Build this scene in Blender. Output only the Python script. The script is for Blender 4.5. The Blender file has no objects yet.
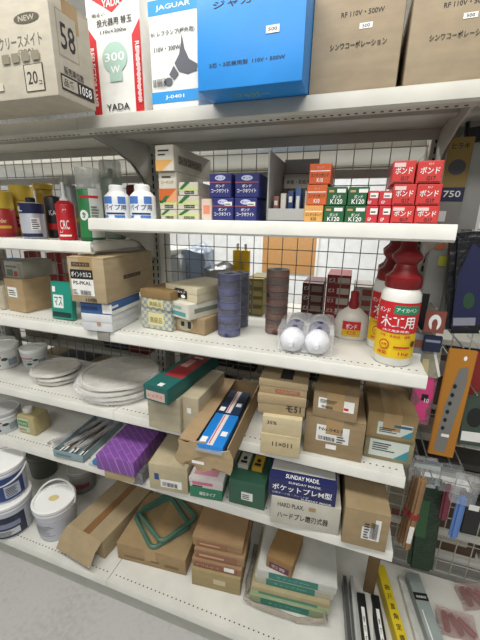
import bpy, bmesh, math, random
from mathutils import Vector, Matrix
random.seed(7)
sc = bpy.context.scene
COL = sc.collection
# ------------------------------------------------------------------ camera
YAW, PITCH, ROLL, FPX = -0.31787, -0.290342, 0.0180925, 331.75
CAM = Vector((0.7079, -1.1072, 1.3614))
_f = Vector((math.sin(YAW)*math.cos(PITCH), math.cos(YAW)*math.cos(PITCH), math.sin(PITCH)))
_r = _f.cross(Vector((0, 0, 1))).normalized(); _u = _r.cross(_f)
_c, _s = math.cos(ROLL), math.sin(ROLL)
_r, _u = _c*_r + _s*_u, -_s*_r + _c*_u
cd = bpy.data.cameras.new('camera'); cam = bpy.data.objects.new('camera', cd); COL.objects.link(cam)
cd.sensor_fit = 'VERTICAL'; cd.sensor_height = 24.0; cd.lens = FPX/640*24.0; cd.clip_start = .02; cd.clip_end = 60
cam.matrix_world = Matrix(((_r.x, _u.x, -_f.x, CAM.x), (_r.y, _u.y, -_f.y, CAM.y), (_r.z, _u.z, -_f.z, CAM.z), (0, 0, 0, 1)))
sc.camera = cam
# ------------------------------------------------------------------ light
w = bpy.data.worlds.new('world'); sc.world = w; w.use_nodes = True
bg = w.node_tree.nodes['Background']; bg.inputs[0].default_value = (0.93, 0.97, 1.0, 1); bg.inputs[1].default_value = 0.32
def area(name, loc, rot, sx, sy, e, c=(1, .985, .95)):
    l = bpy.data.lights.new(name, 'AREA'); l.shape = 'RECTANGLE'; l.size = sx; l.size_y = sy; l.energy = e; l.color = c
    o = bpy.data.objects.new(name, l); COL.objects.link(o); o.location = loc; o.rotation_euler = rot; return o
area('ceiling_lamp_light', (0.2, -1.15, 2.75), (math.radians(12), 0, 0), 2.6, .35, 43)
area('ceiling_lamp_light', (0.6, -2.7, 2.75), (math.radians(38), 0, 0), 2.8, .4, 30)
area('ceiling_lamp_light', (-0.2, 1.6, 2.75), (math.radians(0), 0, 0), 3.0, .4, 105)
sc.view_settings.view_transform = 'Standard'; sc.view_settings.look = 'None'
sc.view_settings.gamma = 1; sc.view_settings.use_curve_mapping = False
sc.view_settings.exposure = 0.0
sc.cycles.max_bounces = 6; sc.cycles.transparent_max_bounces = 12

# ------------------------------------------------------------------ pixel -> place
def ray(u, v): return _f + _r*((u-240)/FPX) - _u*((v-320)/FPX)
def G(u, v, z):
    d = ray(u, v); t = (z-CAM.z)/d.z; p = CAM + d*t; return (p.x, p.y)
def W(u, v, y):
    d = ray(u, v); t = (y-CAM.y)/d.y; p = CAM + d*t; return (p.x, y, p.z)
def proj(p):
    d = Vector(p)-CAM; k = d.dot(_f); return 240+FPX*d.dot(_r)/k, 320-FPX*d.dot(_u)/k
def U(u, y, z):
    lo, hi = -3., 3.
    for _ in range(40):
        m = (lo+hi)/2
        if proj((m, y, z))[0] < u: lo = m
        else: hi = m
    return (lo, y)
def H(A, z, vt):
    lo, hi = z, z+1.2
    for _ in range(40):
        m = (lo+hi)/2
        if proj((A[0], A[1], m))[1] > vt: lo = m
        else: hi = m
    return lo-z
S6, S5, S4, S3, S2, S1, S2A = .12, .507, .736, 1.032, 1.361, 1.609, 1.296

# ------------------------------------------------------------------ materials
def lin(h):
    h = h.lstrip('#'); v = [int(h[i:i+2], 16)/255 for i in (0, 2, 4)]
    return tuple(c/12.92 if c <= .04045 else ((c+.055)/1.055)**2.4 for c in v)+(1,)
MATS = {}
def M(hexc, rough=.55, kind='plain', metal=0., alpha=1., scale=30.):
    key = (hexc, rough, kind, metal, alpha, scale)
    if key in MATS: return MATS[key]
    m = bpy.data.materials.new(kind+'_'+hexc.strip('#')); m.use_nodes = True; MATS[key] = m
    nt = m.node_tree; b = nt.nodes['Principled BSDF']; L = nt.links
    b.inputs['Base Color'].default_value = lin(hexc); b.inputs['Roughness'].default_value = rough
    b.inputs['Metallic'].default_value = metal
    if alpha < 1: b.inputs['Alpha'].default_value = alpha
    def noise(sc_, det=4, vec=None):
        n = nt.nodes.new('ShaderNodeTexNoise'); n.inputs['Scale'].default_value = sc_; n.inputs['Detail'].default_value = det
        L.new(vec or tc.outputs['Object'], n.inputs['Vector']); return n
    tc = nt.nodes.new('ShaderNodeTexCoord')
    def ramp(src, c0, c1, p0=.35, p1=.7):
        r = nt.nodes.new('ShaderNodeValToRGB'); r.color_ramp.elements[0].position = p0; r.color_ramp.elements[1].position = p1
        r.color_ramp.elements[0].color = c0; r.color_ramp.elements[1].color = c1; L.new(src, r.inputs[0]); L.new(r.outputs[0], b.inputs['Base Color'])
    base = lin(hexc)
    def mul(k): return tuple(min(1, x*k) for x in base[:3])+(1,)
    def bump(src, s, d=.002):
        n = nt.nodes.new('ShaderNodeBump'); n.inputs['Strength'].default_value = s; n.inputs['Distance'].default_value = d
        L.new(src, n.inputs['Height']); L.new(n.outputs[0], b.inputs['Normal'])
    if kind == 'card':
        mp = nt.nodes.new('ShaderNodeMapping'); mp.inputs['Scale'].default_value = (1, 1, 2.5); L.new(tc.outputs['Object'], mp.inputs[0])
        n = noise(20, 6, mp.outputs[0]); ramp(n.outputs[0], mul(.9), mul(1.06)); n2 = noise(14); bump(n2.outputs[0], .35, .004)
    elif kind == 'paper':
        n = noise(22); ramp(n.outputs[0], mul(.9), mul(1.06)); bump(n.outputs[0], .12)
    elif kind == 'paint':
        n = noise(12); ramp(n.outputs[0], mul(.93), mul(1.04)); b.inputs['Specular IOR Level'].default_value = .45
    elif kind == 'concrete':
        n = noise(2.2, 8); n2 = noise(60, 6)
        mx = nt.nodes.new('ShaderNodeMath'); mx.operation = 'ADD'; L.new(n.outputs[0], mx.inputs[0]); L.new(n2.outputs[0], mx.inputs[1])
        ramp(mx.outputs[0], mul(.9), mul(1.06), .7, 1.3); bump(n2.outputs[0], .3)
    elif kind == 'crinkle':
        n = noise(scale, 5); bump(n.outputs[0], 1.0, .012)
    elif kind == 'tape':
        wv = nt.nodes.new('ShaderNodeTexWave'); wv.bands_direction = 'Z'; wv.inputs['Scale'].default_value = scale; wv.inputs['Distortion'].default_value = .3
        L.new(tc.outputs['Object'], wv.inputs[0]); n = noise(30, 5)
        mx = nt.nodes.new('ShaderNodeMath'); mx.operation = 'MULTIPLY'; L.new(wv.outputs[1], mx.inputs[0]); L.new(n.outputs[0], mx.inputs[1])
        ramp(mx.outputs[0], mul(.55), mul(1.7), .02, .6); bump(n.outputs[0], .8, .01)
    elif kind == 'tartan':
        br = nt.nodes.new('ShaderNodeTexChecker'); br.inputs['Scale'].default_value = 90
        br.inputs[1].default_value = mul(1.0); br.inputs[2].default_value = lin('#8d9aa0'); L.new(tc.outputs['Object'], br.inputs[0]); L.new(br.outputs[0], b.inputs['Base Color'])
    elif kind == 'purple':
        mp = nt.nodes.new('ShaderNodeMapping'); mp.inputs['Rotation'].default_value = (0, .3, .7); L.new(tc.outputs['Object'], mp.inputs[0])
        br = nt.nodes.new('ShaderNodeTexBrick'); br.inputs['Scale'].default_value = 16; br.inputs['Mortar Size'].default_value = .012; br.inputs['Brick Width'].default_value = 1.1; br.inputs['Row Height'].default_value = .3
        br.inputs[1].default_value = base; br.inputs[2].default_value = mul(1.1); br.inputs[3].default_value = lin('#a888b8'); L.new(mp.outputs[0], br.inputs[0]); L.new(br.outputs[0], b.inputs['Base Color'])
    return m
WH = M('#e6e6e2', .4, 'paint'); BLK = M('#1c1c1e', .5); PAP = M('#ecebe6', .6, 'paper'); INK = M('#2b2926', .7); WHI = M('#f2f2f0', .5)
STEEL = M('#dddcd4', .38, 'paint'); STG = M('#bab9b1', .45, 'paint'); HOLE = M('#3a3a38', .8); RED = M('#c8202a', .45); KR = '#b39b77'
PLAST = M('#ffffff', .1, 'crinkle', 0, .27, 25.)
CLEAR = M('#f4f8fa', .06, 'plain', 0, .22)

# ------------------------------------------------------------------ mesh tools
def link(name, me, parent=None, mats=None, sharp=40):
    for m in (mats or []): me.materials.append(m)
    for p in me.polygons: p.use_smooth = True
    me.set_sharp_from_angle(angle=math.radians(sharp))
    o = bpy.data.objects.new(name, me); COL.objects.link(o)
    if parent: o.parent = parent
    return o
def empty(name, loc, rz=0):
    o = bpy.data.objects.new(name, None); COL.objects.link(o); o.empty_display_size = .03; o.location = loc; o.rotation_euler = (0, 0, rz); return o
def tag(o, label, cat, group=None, kind=None):
    o['label'] = label; o['category'] = cat
    if group: o['group'] = group
    if kind: o['kind'] = kind
    return o
class MB:
    def __init__(s): s.bm = bmesh.new()
    def box(s, x0, y0, z0, x1, y1, z1, mi=0, bev=0., mat=None):
        b2 = bmesh.new(); bmesh.ops.create_cube(b2, size=1)
        for v in b2.verts: v.co = Vector(((x0+x1)/2+v.co.x*(x1-x0), (y0+y1)/2+v.co.y*(y1-y0), (z0+z1)/2+v.co.z*(z1-z0)))
        if bev: bmesh.ops.bevel(b2, geom=b2.edges[:], offset=bev, segments=2, affect='EDGES', profile=.6)
        return s._add(b2, mi, mat)
    def _add(s, b2, mi, mat=None):
        if mat is not None: bmesh.ops.transform(b2, matrix=mat, verts=b2.verts[:])
        bmesh.ops.recalc_face_normals(b2, faces=b2.faces[:])
        for f in b2.faces: f.material_index = mi
        me = bpy.data.meshes.new('tmp'); b2.to_mesh(me); b2.free(); s.bm.from_mesh(me); bpy.data.meshes.remove(me); return s
    def lathe(s, prof, seg=32, mi=0, mat=None, cap=True):
        b2 = bmesh.new(); rings = []
        for r, z in prof:
            if r < 1e-5: rings.append([b2.verts.new((0, 0, z))]); continue
            rings.append([b2.verts.new((r*math.cos(2*math.pi*i/seg), r*math.sin(2*math.pi*i/seg), z)) for i in range(seg)])
        for a, b in zip(rings, rings[1:]):
            if len(a) == 1 and len(b) == 1: continue
            for i in range(seg):
                j = (i+1) % seg
                if len(a) == 1: b2.faces.new((a[0], b[i], b[j]))
                elif len(b) == 1: b2.faces.new((a[i], a[j], b[0]))
                else: b2.faces.new((a[i], a[j], b[j], b[i]))
        if cap:
            if len(rings[0]) > 1: b2.faces.new(rings[0][::-1])
            if len(rings[-1]) > 1: b2.faces.new(rings[-1])
        return s._add(b2, mi, mat)
    def tube(s, pts, r, seg=8, mi=0, mat=None, closed=False):
        b2 = bmesh.new(); pts = [Vector(p) for p in pts]; rings = []; n = len(pts)
        for k, p in enumerate(pts):
            a = pts[(k-1) % n] if (k or closed) else p; b = pts[(k+1) % n] if (k < n-1 or closed) else p
            t = (b-a).normalized(); up = Vector((0, 0, 1)) if abs(t.z) < .9 else Vector((1, 0, 0))
            x = t.cross(up).normalized(); y = x.cross(t)
            rings.append([b2.verts.new(p+(x*math.cos(2*math.pi*i/seg)+y*math.sin(2*math.pi*i/seg))*r) for i in range(seg)])
        prs = list(zip(rings, rings[1:]))
        if closed: prs.append((rings[-1], rings[0]))
        for a, b in prs:
            for i in range(seg): b2.faces.new((a[i], a[(i+1) % seg], b[(i+1) % seg], b[i]))
        if not closed: b2.faces.new(rings[0][::-1]); b2.faces.new(rings[-1])
        return s._add(b2, mi, mat)
    def prism(s, poly, d0, d1, axis='x', mi=0, mat=None, bev=0.):
        """poly of 2D points extruded along axis between d0 and d1"""
        def P(a, b, d): return {'x': (d, a, b), 'y': (a, d, b), 'z': (a, b, d)}[axis]
        b2 = bmesh.new(); A = [b2.verts.new(P(a, b, d0)) for a, b in poly]; B = [b2.verts.new(P(a, b, d1)) for a, b in poly]
        b2.faces.new(A); b2.faces.new(B[::-1]); n = len(poly)
        for i in range(n): b2.faces.new((A[i], A[(i+1) % n], B[(i+1) % n], B[i]))
        if bev: bmesh.ops.bevel(b2, geom=b2.edges[:], offset=bev, segments=2, affect='EDGES')
        return s._add(b2, mi, mat)
    def hull(s, pts, mi=0, mat=None):
        b2 = bmesh.new(); vs = [b2.verts.new(p) for p in pts]; bmesh.ops.convex_hull(b2, input=vs)
        return s._add(b2, mi, mat)
    def warp(s, amp, scale=12., seed=0):
        from mathutils import noise
        for v in s.bm.verts:
            n = noise.noise_vector(v.co*scale+Vector((seed, seed*2.3, 0))); v.co += n*amp
        return s
    def sub(s, cuts=3):
        bmesh.ops.subdivide_edges(s.bm, edges=s.bm.edges[:], cuts=cuts, use_grid_fill=True); return s
    def build(s, name, mats, parent=None, sharp=40):
        me = bpy.data.meshes.new(name); s.bm.to_mesh(me); s.bm.free()
        if not isinstance(mats, (list, tuple)): mats = [mats]
        return link(name, me, parent, mats, sharp)
RX = lambda a: Matrix.Rotation(a, 4, 'X')
RY = lambda a: Matrix.Rotation(a, 4, 'Y')
RZ = lambda a: Matrix.Rotation(a, 4, 'Z')
T = lambda x, y, z: Matrix.Translation((x, y, z))

TXT = {}
def text_polys(t):
    if t in TXT: return TXT[t]
    c = bpy.data.curves.new('t', 'FONT'); c.body = t; c.size = 1; c.resolution_u = 2; c.offset = .012
    o = bpy.data.objects.new('t', c); COL.objects.link(o)
    dg = bpy.context.evaluated_depsgraph_get(); dg.update()
    e = o.evaluated_get(dg); me = e.to_mesh()
    vs = [(v.co.x, v.co.y) for v in me.vertices]; ps = [tuple(p.vertices) for p in me.polygons]
    e.to_mesh_clear(); bpy.data.objects.remove(o); bpy.data.curves.remove(c)
    xs = [v[0] for v in vs] or [0, 1]; ys = [v[1] for v in vs] or [0, 1]
    x0, y0, w_, h_ = min(xs), min(ys), max(max(xs)-min(xs), 1e-3), max(max(ys)-min(ys), 1e-3)
    TXT[t] = ([((a-x0)/w_, (b-y0)/h_) for a, b in vs], ps); return TXT[t]
def decal(name, parent, items, Wd, Ht, mp, nx=1, label=None):
    """flat print: items in fractions of a Wd x Ht field, mp(x, y, lift) -> local point"""
    bm = bmesh.new(); mats = []
    for k, it in enumerate(items):
        m = it[-1]
        if m not in mats: mats.append(m)
        mi = mats.index(m); lift = .0004+.00022*k
        if it[0] == 'r': x, y, a, b = it[1:5]; pts = None
        if it[0] == 'r':
            n = max(1, int(round(nx*it[3])))
            rows = [[bm.verts.new(mp((x+a*i/n)*Wd, (y+b*j)*Ht, lift)) for i in range(n+1)] for j in (0, 1)]
            for i in range(n): bm.faces.new((rows[0][i], rows[0][i+1], rows[1][i+1], rows[1][i])).material_index = mi
        elif it[0] == 't':
            t, x, y, a, b = it[1:6]; vs, ps = text_polys(t)
            V = [bm.verts.new(mp((x+a*p)*Wd, (y+b*q)*Ht, lift)) for p, q in vs]
            for p in ps:
                try: bm.faces.new([V[i] for i in p]).material_index = mi
                except ValueError: pass
        elif it[0] == 'e':
            cx, cy, a, b = it[1:5]
            V = [bm.verts.new(mp((cx+a*math.cos(i*math.pi/10))*Wd, (cy+b*math.sin(i*math.pi/10))*Ht, lift)) for i in range(20)]
            bm.faces.new(V).material_index = mi
        elif it[0] == 'p':
            V = [bm.verts.new(mp(p*Wd, q*Ht, lift)) for p, q in it[1]]; bm.faces.new(V).material_index = mi
    me = bpy.data.meshes.new(name); bm.to_mesh(me); bm.free()
    o = link(name, me, parent, mats)
    if label: o['label'] = label
    return o
def faces(w_, d_, h_):
    return {'front': (w_, h_, lambda x, y, l: (x, -l, y)), 'right': (d_, h_, lambda x, y, l: (w_+l, x, y)),
            'left': (d_, h_, lambda x, y, l: (-l, d_-x, y)), 'top': (w_, d_, lambda x, y, l: (x, y, h_+l)), 'bottom': (w_, d_, lambda x, y, l: (x, d_-y, -l))}
LAST = {}
def carton(name, label, cat, A, B, z, h, depth, mat, group=None, style='tuck', front=None, right=None, left=None, top=None, bottom=None, bev=.0015, maxy=-.012, lidmat=None, tapemat=None, pl=None):
    """box whose front bottom edge runs from A to B; everything local to its base corner"""
    A = Vector(A[:2]); B = Vector(B[:2]); w_ = (B-A).length; rz = math.atan2(B.y-A.y, B.x-A.x)
    if isinstance(depth, tuple): depth = (Vector(G(depth[0], depth[1], z))-B).length
    dirv = Vector((-math.sin(rz), math.cos(rz)))
    if maxy is not None:
        far = max(A.y, B.y); room = (maxy-far)/max(.2, dirv.y); depth = min(depth, room)
    z += .0006
    r = tag(empty(name, (A.x, A.y, z), rz), label, cat, group)
    d = depth; b = bev
    if style == 'tuck':      # glued box with a tuck-in end flap facing front
        MB().box(0, .0012, 0, w_, d, h, 0, b).build('body', mat, r)
        MB().prism([(.0015, .001), (w_-.0015, .001), (w_-.002, h-.002), (.002, h-.002)], 0, .0025, 'y', bev=.0004).build('end_flap', lidmat or mat, r)
    elif style == 'carton':  # shipping carton: two top flaps with a seam and tape
        MB().box(0, 0, 0, w_, d, h-.004, 0, b).build('body', mat, r)
        for a0, a1 in ((0, d/2-.001), (d/2+.001, d)) if w_ > d*1.2 else ((0, 0), (0, 0)):
            if a1 > a0: MB().box(.0005, a0, h-.0042, w_-.0005, a1, h, 0, .001).build('flap', mat, r)
        if w_ <= d*1.2:
            for a0, a1 in ((0, w_/2-.001), (w_/2+.001, w_)): MB().box(a0, .0005, h-.0042, a1, d-.0005, h, 0, .001).build('flap', mat, r)
            MB().box(w_/2-.022, 0, h-.0002, w_/2+.022, d, h+.0006).box(w_/2-.022, -.0006, h-.05 if h > .07 else h*.5, w_/2+.022, 0, h+.0006).build('tape', tapemat or M('#a98d63', .25), r)
        else:
            MB().box(0, d/2-.022, h-.0002, w_, d/2+.022, h+.0006).build('tape', tapemat or M('#a98d63', .25), r)
    elif style == 'lid':     # shallow box with a lift-off lid
        lh = min(h*.45, .03)
        MB().box(.0015, .0015, 0, w_-.0015, d-.0015, h-.002, 0, b).build('body', mat, r)
        MB().box(0, 0, h-lh, w_, d, h, 0, b).build('lid', lidmat or mat, r)
    elif style == 'plain':
        MB().box(0, 0, 0, w_, d, h, 0, b).build('body', mat, r)
    F = faces(w_, d, h)
    for k, it in (('front', front), ('right', right), ('left', left), ('top', top), ('bottom', bottom)):
        if it: decal('printed_label' if pl is None else pl, r, it, *F[k])
    LAST.update(z=z+h, w=w_, d=d, root=r)
    return r
def boxp(name, label, cat, p0, p1, z, vt, depth, mat, **k):
    A, B = G(*p0, z), G(*p1, z); h = H(A, z, vt); return carton(name, label, cat, A, B, z, h, depth, mat, **k)
def boxu(name, label, cat, u0, u1, y, z, vt, depth, mat, **k):
    A, B = U(u0, y, z), U(u1, y, z); h = H(A, z, vt); return carton(name, label, cat, A, B, z, h, depth, mat, **k)
def lines(x, y, w_, h_, n, m=INK):
    """rows of small print"""
    rr = random.Random(int(x*1000+y*77+n)); return [('r', x, y+h_*i/n, w_*rr.uniform(.6, 1), h_/n*.42, m) for i in range(n)]
def barcode(x, y, w_, h_, m=INK):
    rr = random.Random(3); o = []; a = 0
    while a < .97:
        b = rr.uniform(.02, .06); o.append(('r', x+w_*a, y, w_*b, h_, m)); a += b+rr.uniform(.03, .06)
    return o
def curved(R): return lambda x, y, l: ((R+l)*math.sin(x/R), -(R+l)*math.cos(x/R), y)
# ================================================================== setting
flo = MB().box(-4, -4, -.05, 4.5, 4.5, 0).build('floor', M('#b3b2ae', .75, 'concrete')); flo['kind'] = 'structure'
wb = MB().box(-4, 3.4, 0, 4.5, 3.5, 3.0).build('wall_back', M('#dfe1e2', .8, 'paint')); wb['kind'] = 'structure'
ce = MB().box(-4, -4, 2.9, 4.5, 3.5, 3.0).build('ceiling', M('#d2d2ce', .8, 'paint')); ce['kind'] = 'structure'
wr = MB().box(4.4, -4, 0, 4.5, 3.4, 3.0).build('wall_right', M('#cfcfcc', .8, 'paint')); wr['kind'] = 'structure'
wl = MB().box(-4, -4, 0, -3.9, 3.4, 3.0).build('wall_left', M('#cfcfcc', .8, 'paint')); wl['kind'] = 'structure'

# ------------------------------------------------------------------ shelving
def upright(x, par, y0=0., y1=.035, z1=2.1, side=-1):
    mb = MB().box(x-.022, y0, 0, x+.022, y1, z1, 0, .002)
    yy = y0-.0006 if side < 0 else y1+.0006
    z = .14
    while z < 1.9:
        for sx in (-.010, .010): mb.box(x+sx-.0028, min(yy, yy+.0004), z, x+sx+.0028, max(yy, yy+.0004), z+.017, 1)
        z += .0265
    return mb.build('upright', [STG, HOLE], par)
def shelf(x0, x1, z, d, par, lip=.033, under=False, dots=True, side=-1, name='shelf'):
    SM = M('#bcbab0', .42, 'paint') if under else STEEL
    s = side
    def bxs(mb, a0, y0, z0, a1, y1, z1, mi=0, bev=0.):
        ya, yb = sorted((y0*-s, y1*-s)) if s > 0 else (y0, y1)
        return mb.box(a0, ya, z0, a1, yb, z1, mi, bev)
    mb = MB()
    bxs(mb, x0+.001, -d+.002, z-.004, x1-.001, -.001, z)
    bxs(mb, x0+.001, -d+.01, z-.026, x0+.004, -.004, z-.003); bxs(mb, x1-.004, -d+.01, z-.026, x1-.001, -.004, z-.003)
    bxs(mb, x0+.004, -.006, z-.03, x1-.004, -.002, z-.003)
    bxs(mb, x0+.006, -d*.55-.02, z-.018, x1-.006, -d*.55+.02, z-.003)
    if under: bxs(mb, x0+.006, -d+.02, z-.024, x1-.006, -d+.055, z-.003)
    n = int((x1-x0)/.0165)
    if dots:
        for i in range(n):
            a = x0+.02+i*(x1-x0-.04)/(n-1)
            bxs(mb, a-.0022, -d+.024, z, a+.0022, -d+.028, z+.0004, 1)
            if under: bxs(mb, a-.0032, -d+.0175, z-lip-.0017, a+.0032, -d+.0235, z-lip-.0009, 1)
    sh = mb.build(name, [SM, HOLE], par)
    pts = [(-d-.002, z-.004), (-d+.001, z+.001), (-d+.008, z+.0005), (-d+.008, z-.004), (-d+.002, z-.006), (-d+.003, z-lip+.004), (-d+(.034 if under else .012), z-lip+.002), (-d+(.034 if under else .012), z-lip-.001), (-d+.001, z-lip-.001), (-d-.004, z-lip+.004)]
    if s > 0: pts = [(-a, b) for a, b in pts]
    MB().prism(pts, x0+.0005, x1-.0005, 'x').build('front_lip', SM, sh)
    return sh
def bracket(x, z, d, par, side=-1, hgt=.13, k=1.):
    s = -side if side > 0 else 1
    pts = [(0, z-.012), (-d+.03, z-.012), (-d+.03, z-.03), (-d*.62, z-.03-.016*k), (-d*.32, z-.03-.045*k), (-.035, z-hgt), (0, z-hgt-.01)]
    pts = [(-a, b) if side > 0 else (a, b) for a, b in pts]
    return MB().prism(pts, x-.0015, x+.0015, 'x').build('bracket', STG, par)
def wires(x0, x1, z0, z1, y, par, step=.05, r=.0017, mat=None, stepz=None):
    mb = MB(); a = x0+.01
    while a < x1: mb.tube([(a, y, z0), (a, y, z1)], r, 5); a += step
    a = z0
    while a < z1: mb.tube([(x0, y+.0035, a), (x1, y+.0035, a)], r, 5); a += (stepz or step)
    return mb.build('wire_back', mat or M('#8c8a84', .4, 'plain', .6), par)
SH = tag(empty('display_shelving', (0, 0, 0)), 'white steel shelving of perforated uprights, level shelves and wire back, facing us', 'shelving')
for x in (-.9, 0, .9, 1.8): upright(x, SH)
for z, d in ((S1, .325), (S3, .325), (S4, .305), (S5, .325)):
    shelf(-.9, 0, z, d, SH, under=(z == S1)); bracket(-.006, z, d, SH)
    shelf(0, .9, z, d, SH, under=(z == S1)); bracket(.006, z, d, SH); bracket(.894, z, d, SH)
shelf(0, .9, S2, .325, SH); bracket(.006, S2, .325, SH); bracket(.894, S2, .325, SH)
shelf(-.9, 0, S2A, .325, SH); bracket(-.006, S2A, .325, SH, hgt=.075, k=.3)
for a in (-.9, 0): shelf(a, a+.9, S6, .425, SH, lip=.03)
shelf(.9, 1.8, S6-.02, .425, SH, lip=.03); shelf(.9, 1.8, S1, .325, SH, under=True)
MB().box(-.9, -.405, 0, 1.8, -.39, S6-.031).build('kick_plate', STG, SH)
for z in (1.75, 1.5, .86, .3):
    MB().box(-.878, .006, z-.012, -.022, .018, z+.012).box(.022, .006, z-.012, .878, .018, z+.012).box(.922, .006, z-.012, 1.778, .018, z+.012).build('cross_rail', STG, SH)
wires(-.878, -.022, .12, 1.75, .024, SH, .05, .0018, M('#9a9088', .4))
wires(.022, .878, .12, 1.75, .024, SH, .05, .0016)
wires(.922, 1.778, .1, 1.75, .024, SH, .05, .002, M('#b9b4a8', .4))
BS = tag(empty('display_shelving', (0, 0, 0)), 'second white steel shelving standing back to back behind the wire mesh', 'shelving')
for x in (-.9, 0, .9, 1.8): upright(x, BS, .045, .08, 2.1, 1)
for a in (-.9, 0, .9):
    for z in (.12, .5, .76, 1.0, 1.24, 1.6):
        if z == 1.24 and a == 0: continue
        mb = MB().box(a+.001, .082, z-.02, a+.899, .40, z, 0, .002).box(a+.001, .396, z-.035, a+.899, .404, z+.002); mb.build('shelf', STEEL, BS)

# ================================================================== top shelf
z = S1+.001
GR = M('#bdb5a4', .75, 'card')
# kraft carton standing corner first, overhanging
cA = Vector(G(57, 93, z+.0)); 
cR = Vector(G(97, 112, z)); dr = (cR-cA); 
rz = math.atan2(dr.y, dr.x)
dl = Vector((-math.sin(rz), math.cos(rz)))          # left face runs this way
pL = cA + dl*.0
hh = H(cA, z, 2)
def turned(name, label, cat, corner, ang, wr_, dl_, z, h, mat, **k):
    """corner nearest the camera; right face runs along ang, left face at ang+90"""
    A = Vector(corner); B = A+Vector((math.cos(ang), math.sin(ang)))*wr_
    return carton(name, label, cat, A, B, z, h, dl_, mat, maxy=None, **k)
turned('cardboard_box', 'big grey-brown carton printed 58 and 1058, turned corner first on the top shelf', 'box', (.082, -.462), math.radians(91), .115, .42, z, .186, GR, style='carton', bev=.003,
    front=[('r', .13, .42, .5, .45, M('#a39a86', .7)), ('r', .15, .435, .46, .42, GR), ('t', '58', .2, .5, .36, .26, BLK), ('t', '販売単位数', .2, .25, .5, .08, INK), ('r', .1, .08, .85, .16, INK), ('r', .12, .1, .38, .12, GR), ('t', '品番', .16, .12, .26, .08, INK), ('t', '1058', .55, .11, .33, .1, WHI)],
    left=[('t', 'クリースメイト', .66, .5, .28, .12, M('#6a6458', .7)), ('t', '(20A)', .78, .44, .1, .04, M('#6a6458', .7)), ('e', .86, .76, .08, .05, M('#5a5448', .7)), ('t', 'NEW', .81, .735, .1, .05, GR),
          ('r', .8, .06, .125, .27, INK), ('r', .806, .067, .113, .256, GR), ('t', '20', .82, .13, .065, .13, INK), ('t', 'コ', .89, .12, .02, .04, INK), ('r', .53, .66, .1, .2, PAP), ('r', .6, .1, .05, .08, M('#c9c2b2', .3))]+[('r', .67+.065*i, .36, .05, .09, M('#857d6c', .7)) for i in range(4)])
MB().prism([(.0, .186), (.003, .186), (-.006, .25), (-.009, .249)], .17, .415, 'y').build('open_flap', M('#c2b89c', .75, 'card'), LAST['root'])
boxu('lamp_box', 'tall white and red reflector lamp box with a printed bulb, beside the grey-brown carton', 'box', 95.5, 145, -.300, z, 0, .12, PAP, front=[
    ('p', [(0, 0), (.0, .78), (.16, .66), (.16, .0)], RED), ('p', [(1, 0), (1, .78), (.84, .66), (.84, .0)], RED), ('p', [(.1, 1), (.9, 1), (.5, .86)], RED),
    ('t', 'YADA', .33, .905, .34, .06, WHI), ('t', '投光器用 替玉', .2, .76, .66, .06, INK), ('t', '明るい', .12, .84, .25, .03, INK), ('t', '110v×300w', .26, .7, .5, .03, INK),
    ('e', .5, .5, .24, .13, M('#a9c6b9', .6)), ('r', .38, .3, .24, .12, M('#a9c6b9', .6)), ('t', '300', .31, .47, .38, .07, WHI), ('t', 'W', .41, .37, .18, .06, WHI), ('t', 'YADA', .27, .05, .46, .06, BLK),
    ('r', .02, .1, .05, .45, M('#e9b9b7', .5)), ('r', .92, .1, .05, .45, M('#e9b9b7', .5))])
def vtext(parent, face, x, y, size, s, mat, dims, up=True):
    it = []; n = len(s)
    for i, ch in enumerate(s):
        if ch != ' ': it.append(('t', ch, x, y+size*i, .055, size*.7, mat))
    return it
lr = LAST['root']; hL = LAST['z']-z
for xx in (.035, .9):
    t = 'REFLECTOR LAMP'; V = text_polys(t); wd, ln = .075, .5
    decal('printed_label', lr, [('t', t, 0, 0, 1, 1, WHI)], 1, 1, (lambda xx: (lambda a, b, l: (LAST_W*(xx+wd*(1-b)-.01), -.0018-l, hL*(.06+ln*(1-a)*1.0))))(xx) if False else (lambda a, b, l, xx=xx, W_=LAST['w']: (W_*(xx-.0+wd*(1-(1-b))), -.0018-l, hL*(.1+ln*(1-a)))))
BLU = M('#2a96dc', .4)
boxu('lamp_box', 'white box with blue bands and grey clip lamp drawing, left of the large blue box', 'box', 153, 199, -.315, z, -8, .22, PAP, front=[
    ('r', 0, .8, 1, .12, BLU), ('t', 'JAGUAR', .16, .825, .7, .05, WHI), ('r', 0, .06, 1, .1, BLU), ('t', 'J-0401', .3, .085, .4, .04, WHI), ('t', '01 レフランプ(屋外用)', .04, .62, .9, .05, INK), ('t', '110V・300W', .1, .5, .55, .04, INK),
    ('p', [(.68, .62), (.73, .5), (.82, .41), (.99, .36), (.97, .31), (.78, .29), (.6, .32), (.52, .39), (.62, .46), (.66, .54)], M('#5c5e66', .6)), ('p', [(.5, .37), (.6, .3), (.5, .25), (.4, .3)], M('#5c5e66', .6)), ('e', .38, .24, .09, .035, M('#5c5e66', .6))]+barcode(.05, .2, .28, .07))
lz = boxu('lamp_box', 'large bright blue carton reading 110V 500W, overhanging middle of top shelf', 'box', 198, 302, -.40, z, -12, .37, M('#2b8fe0', .38, 'paint'), style='plain', bev=.002, front=[
    ('t', 'ジャガー', .16, .77, .5, .07, BLK), ('t', '入数', .68, .8, .12, .03, BLK), ('t', '2芯・3芯兼用型  110V・500W', .12, .22, .72, .045, BLK), ('r', .66, .47, .12, .07, PAP), ('t', '500', .68, .49, .08, .03, INK)],
    bottom=[('t', 'ジャガー', .3, .84, .35, .08, M('#93b04a', .5))])
KB = M('#a39279', .8, 'card')
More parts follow.
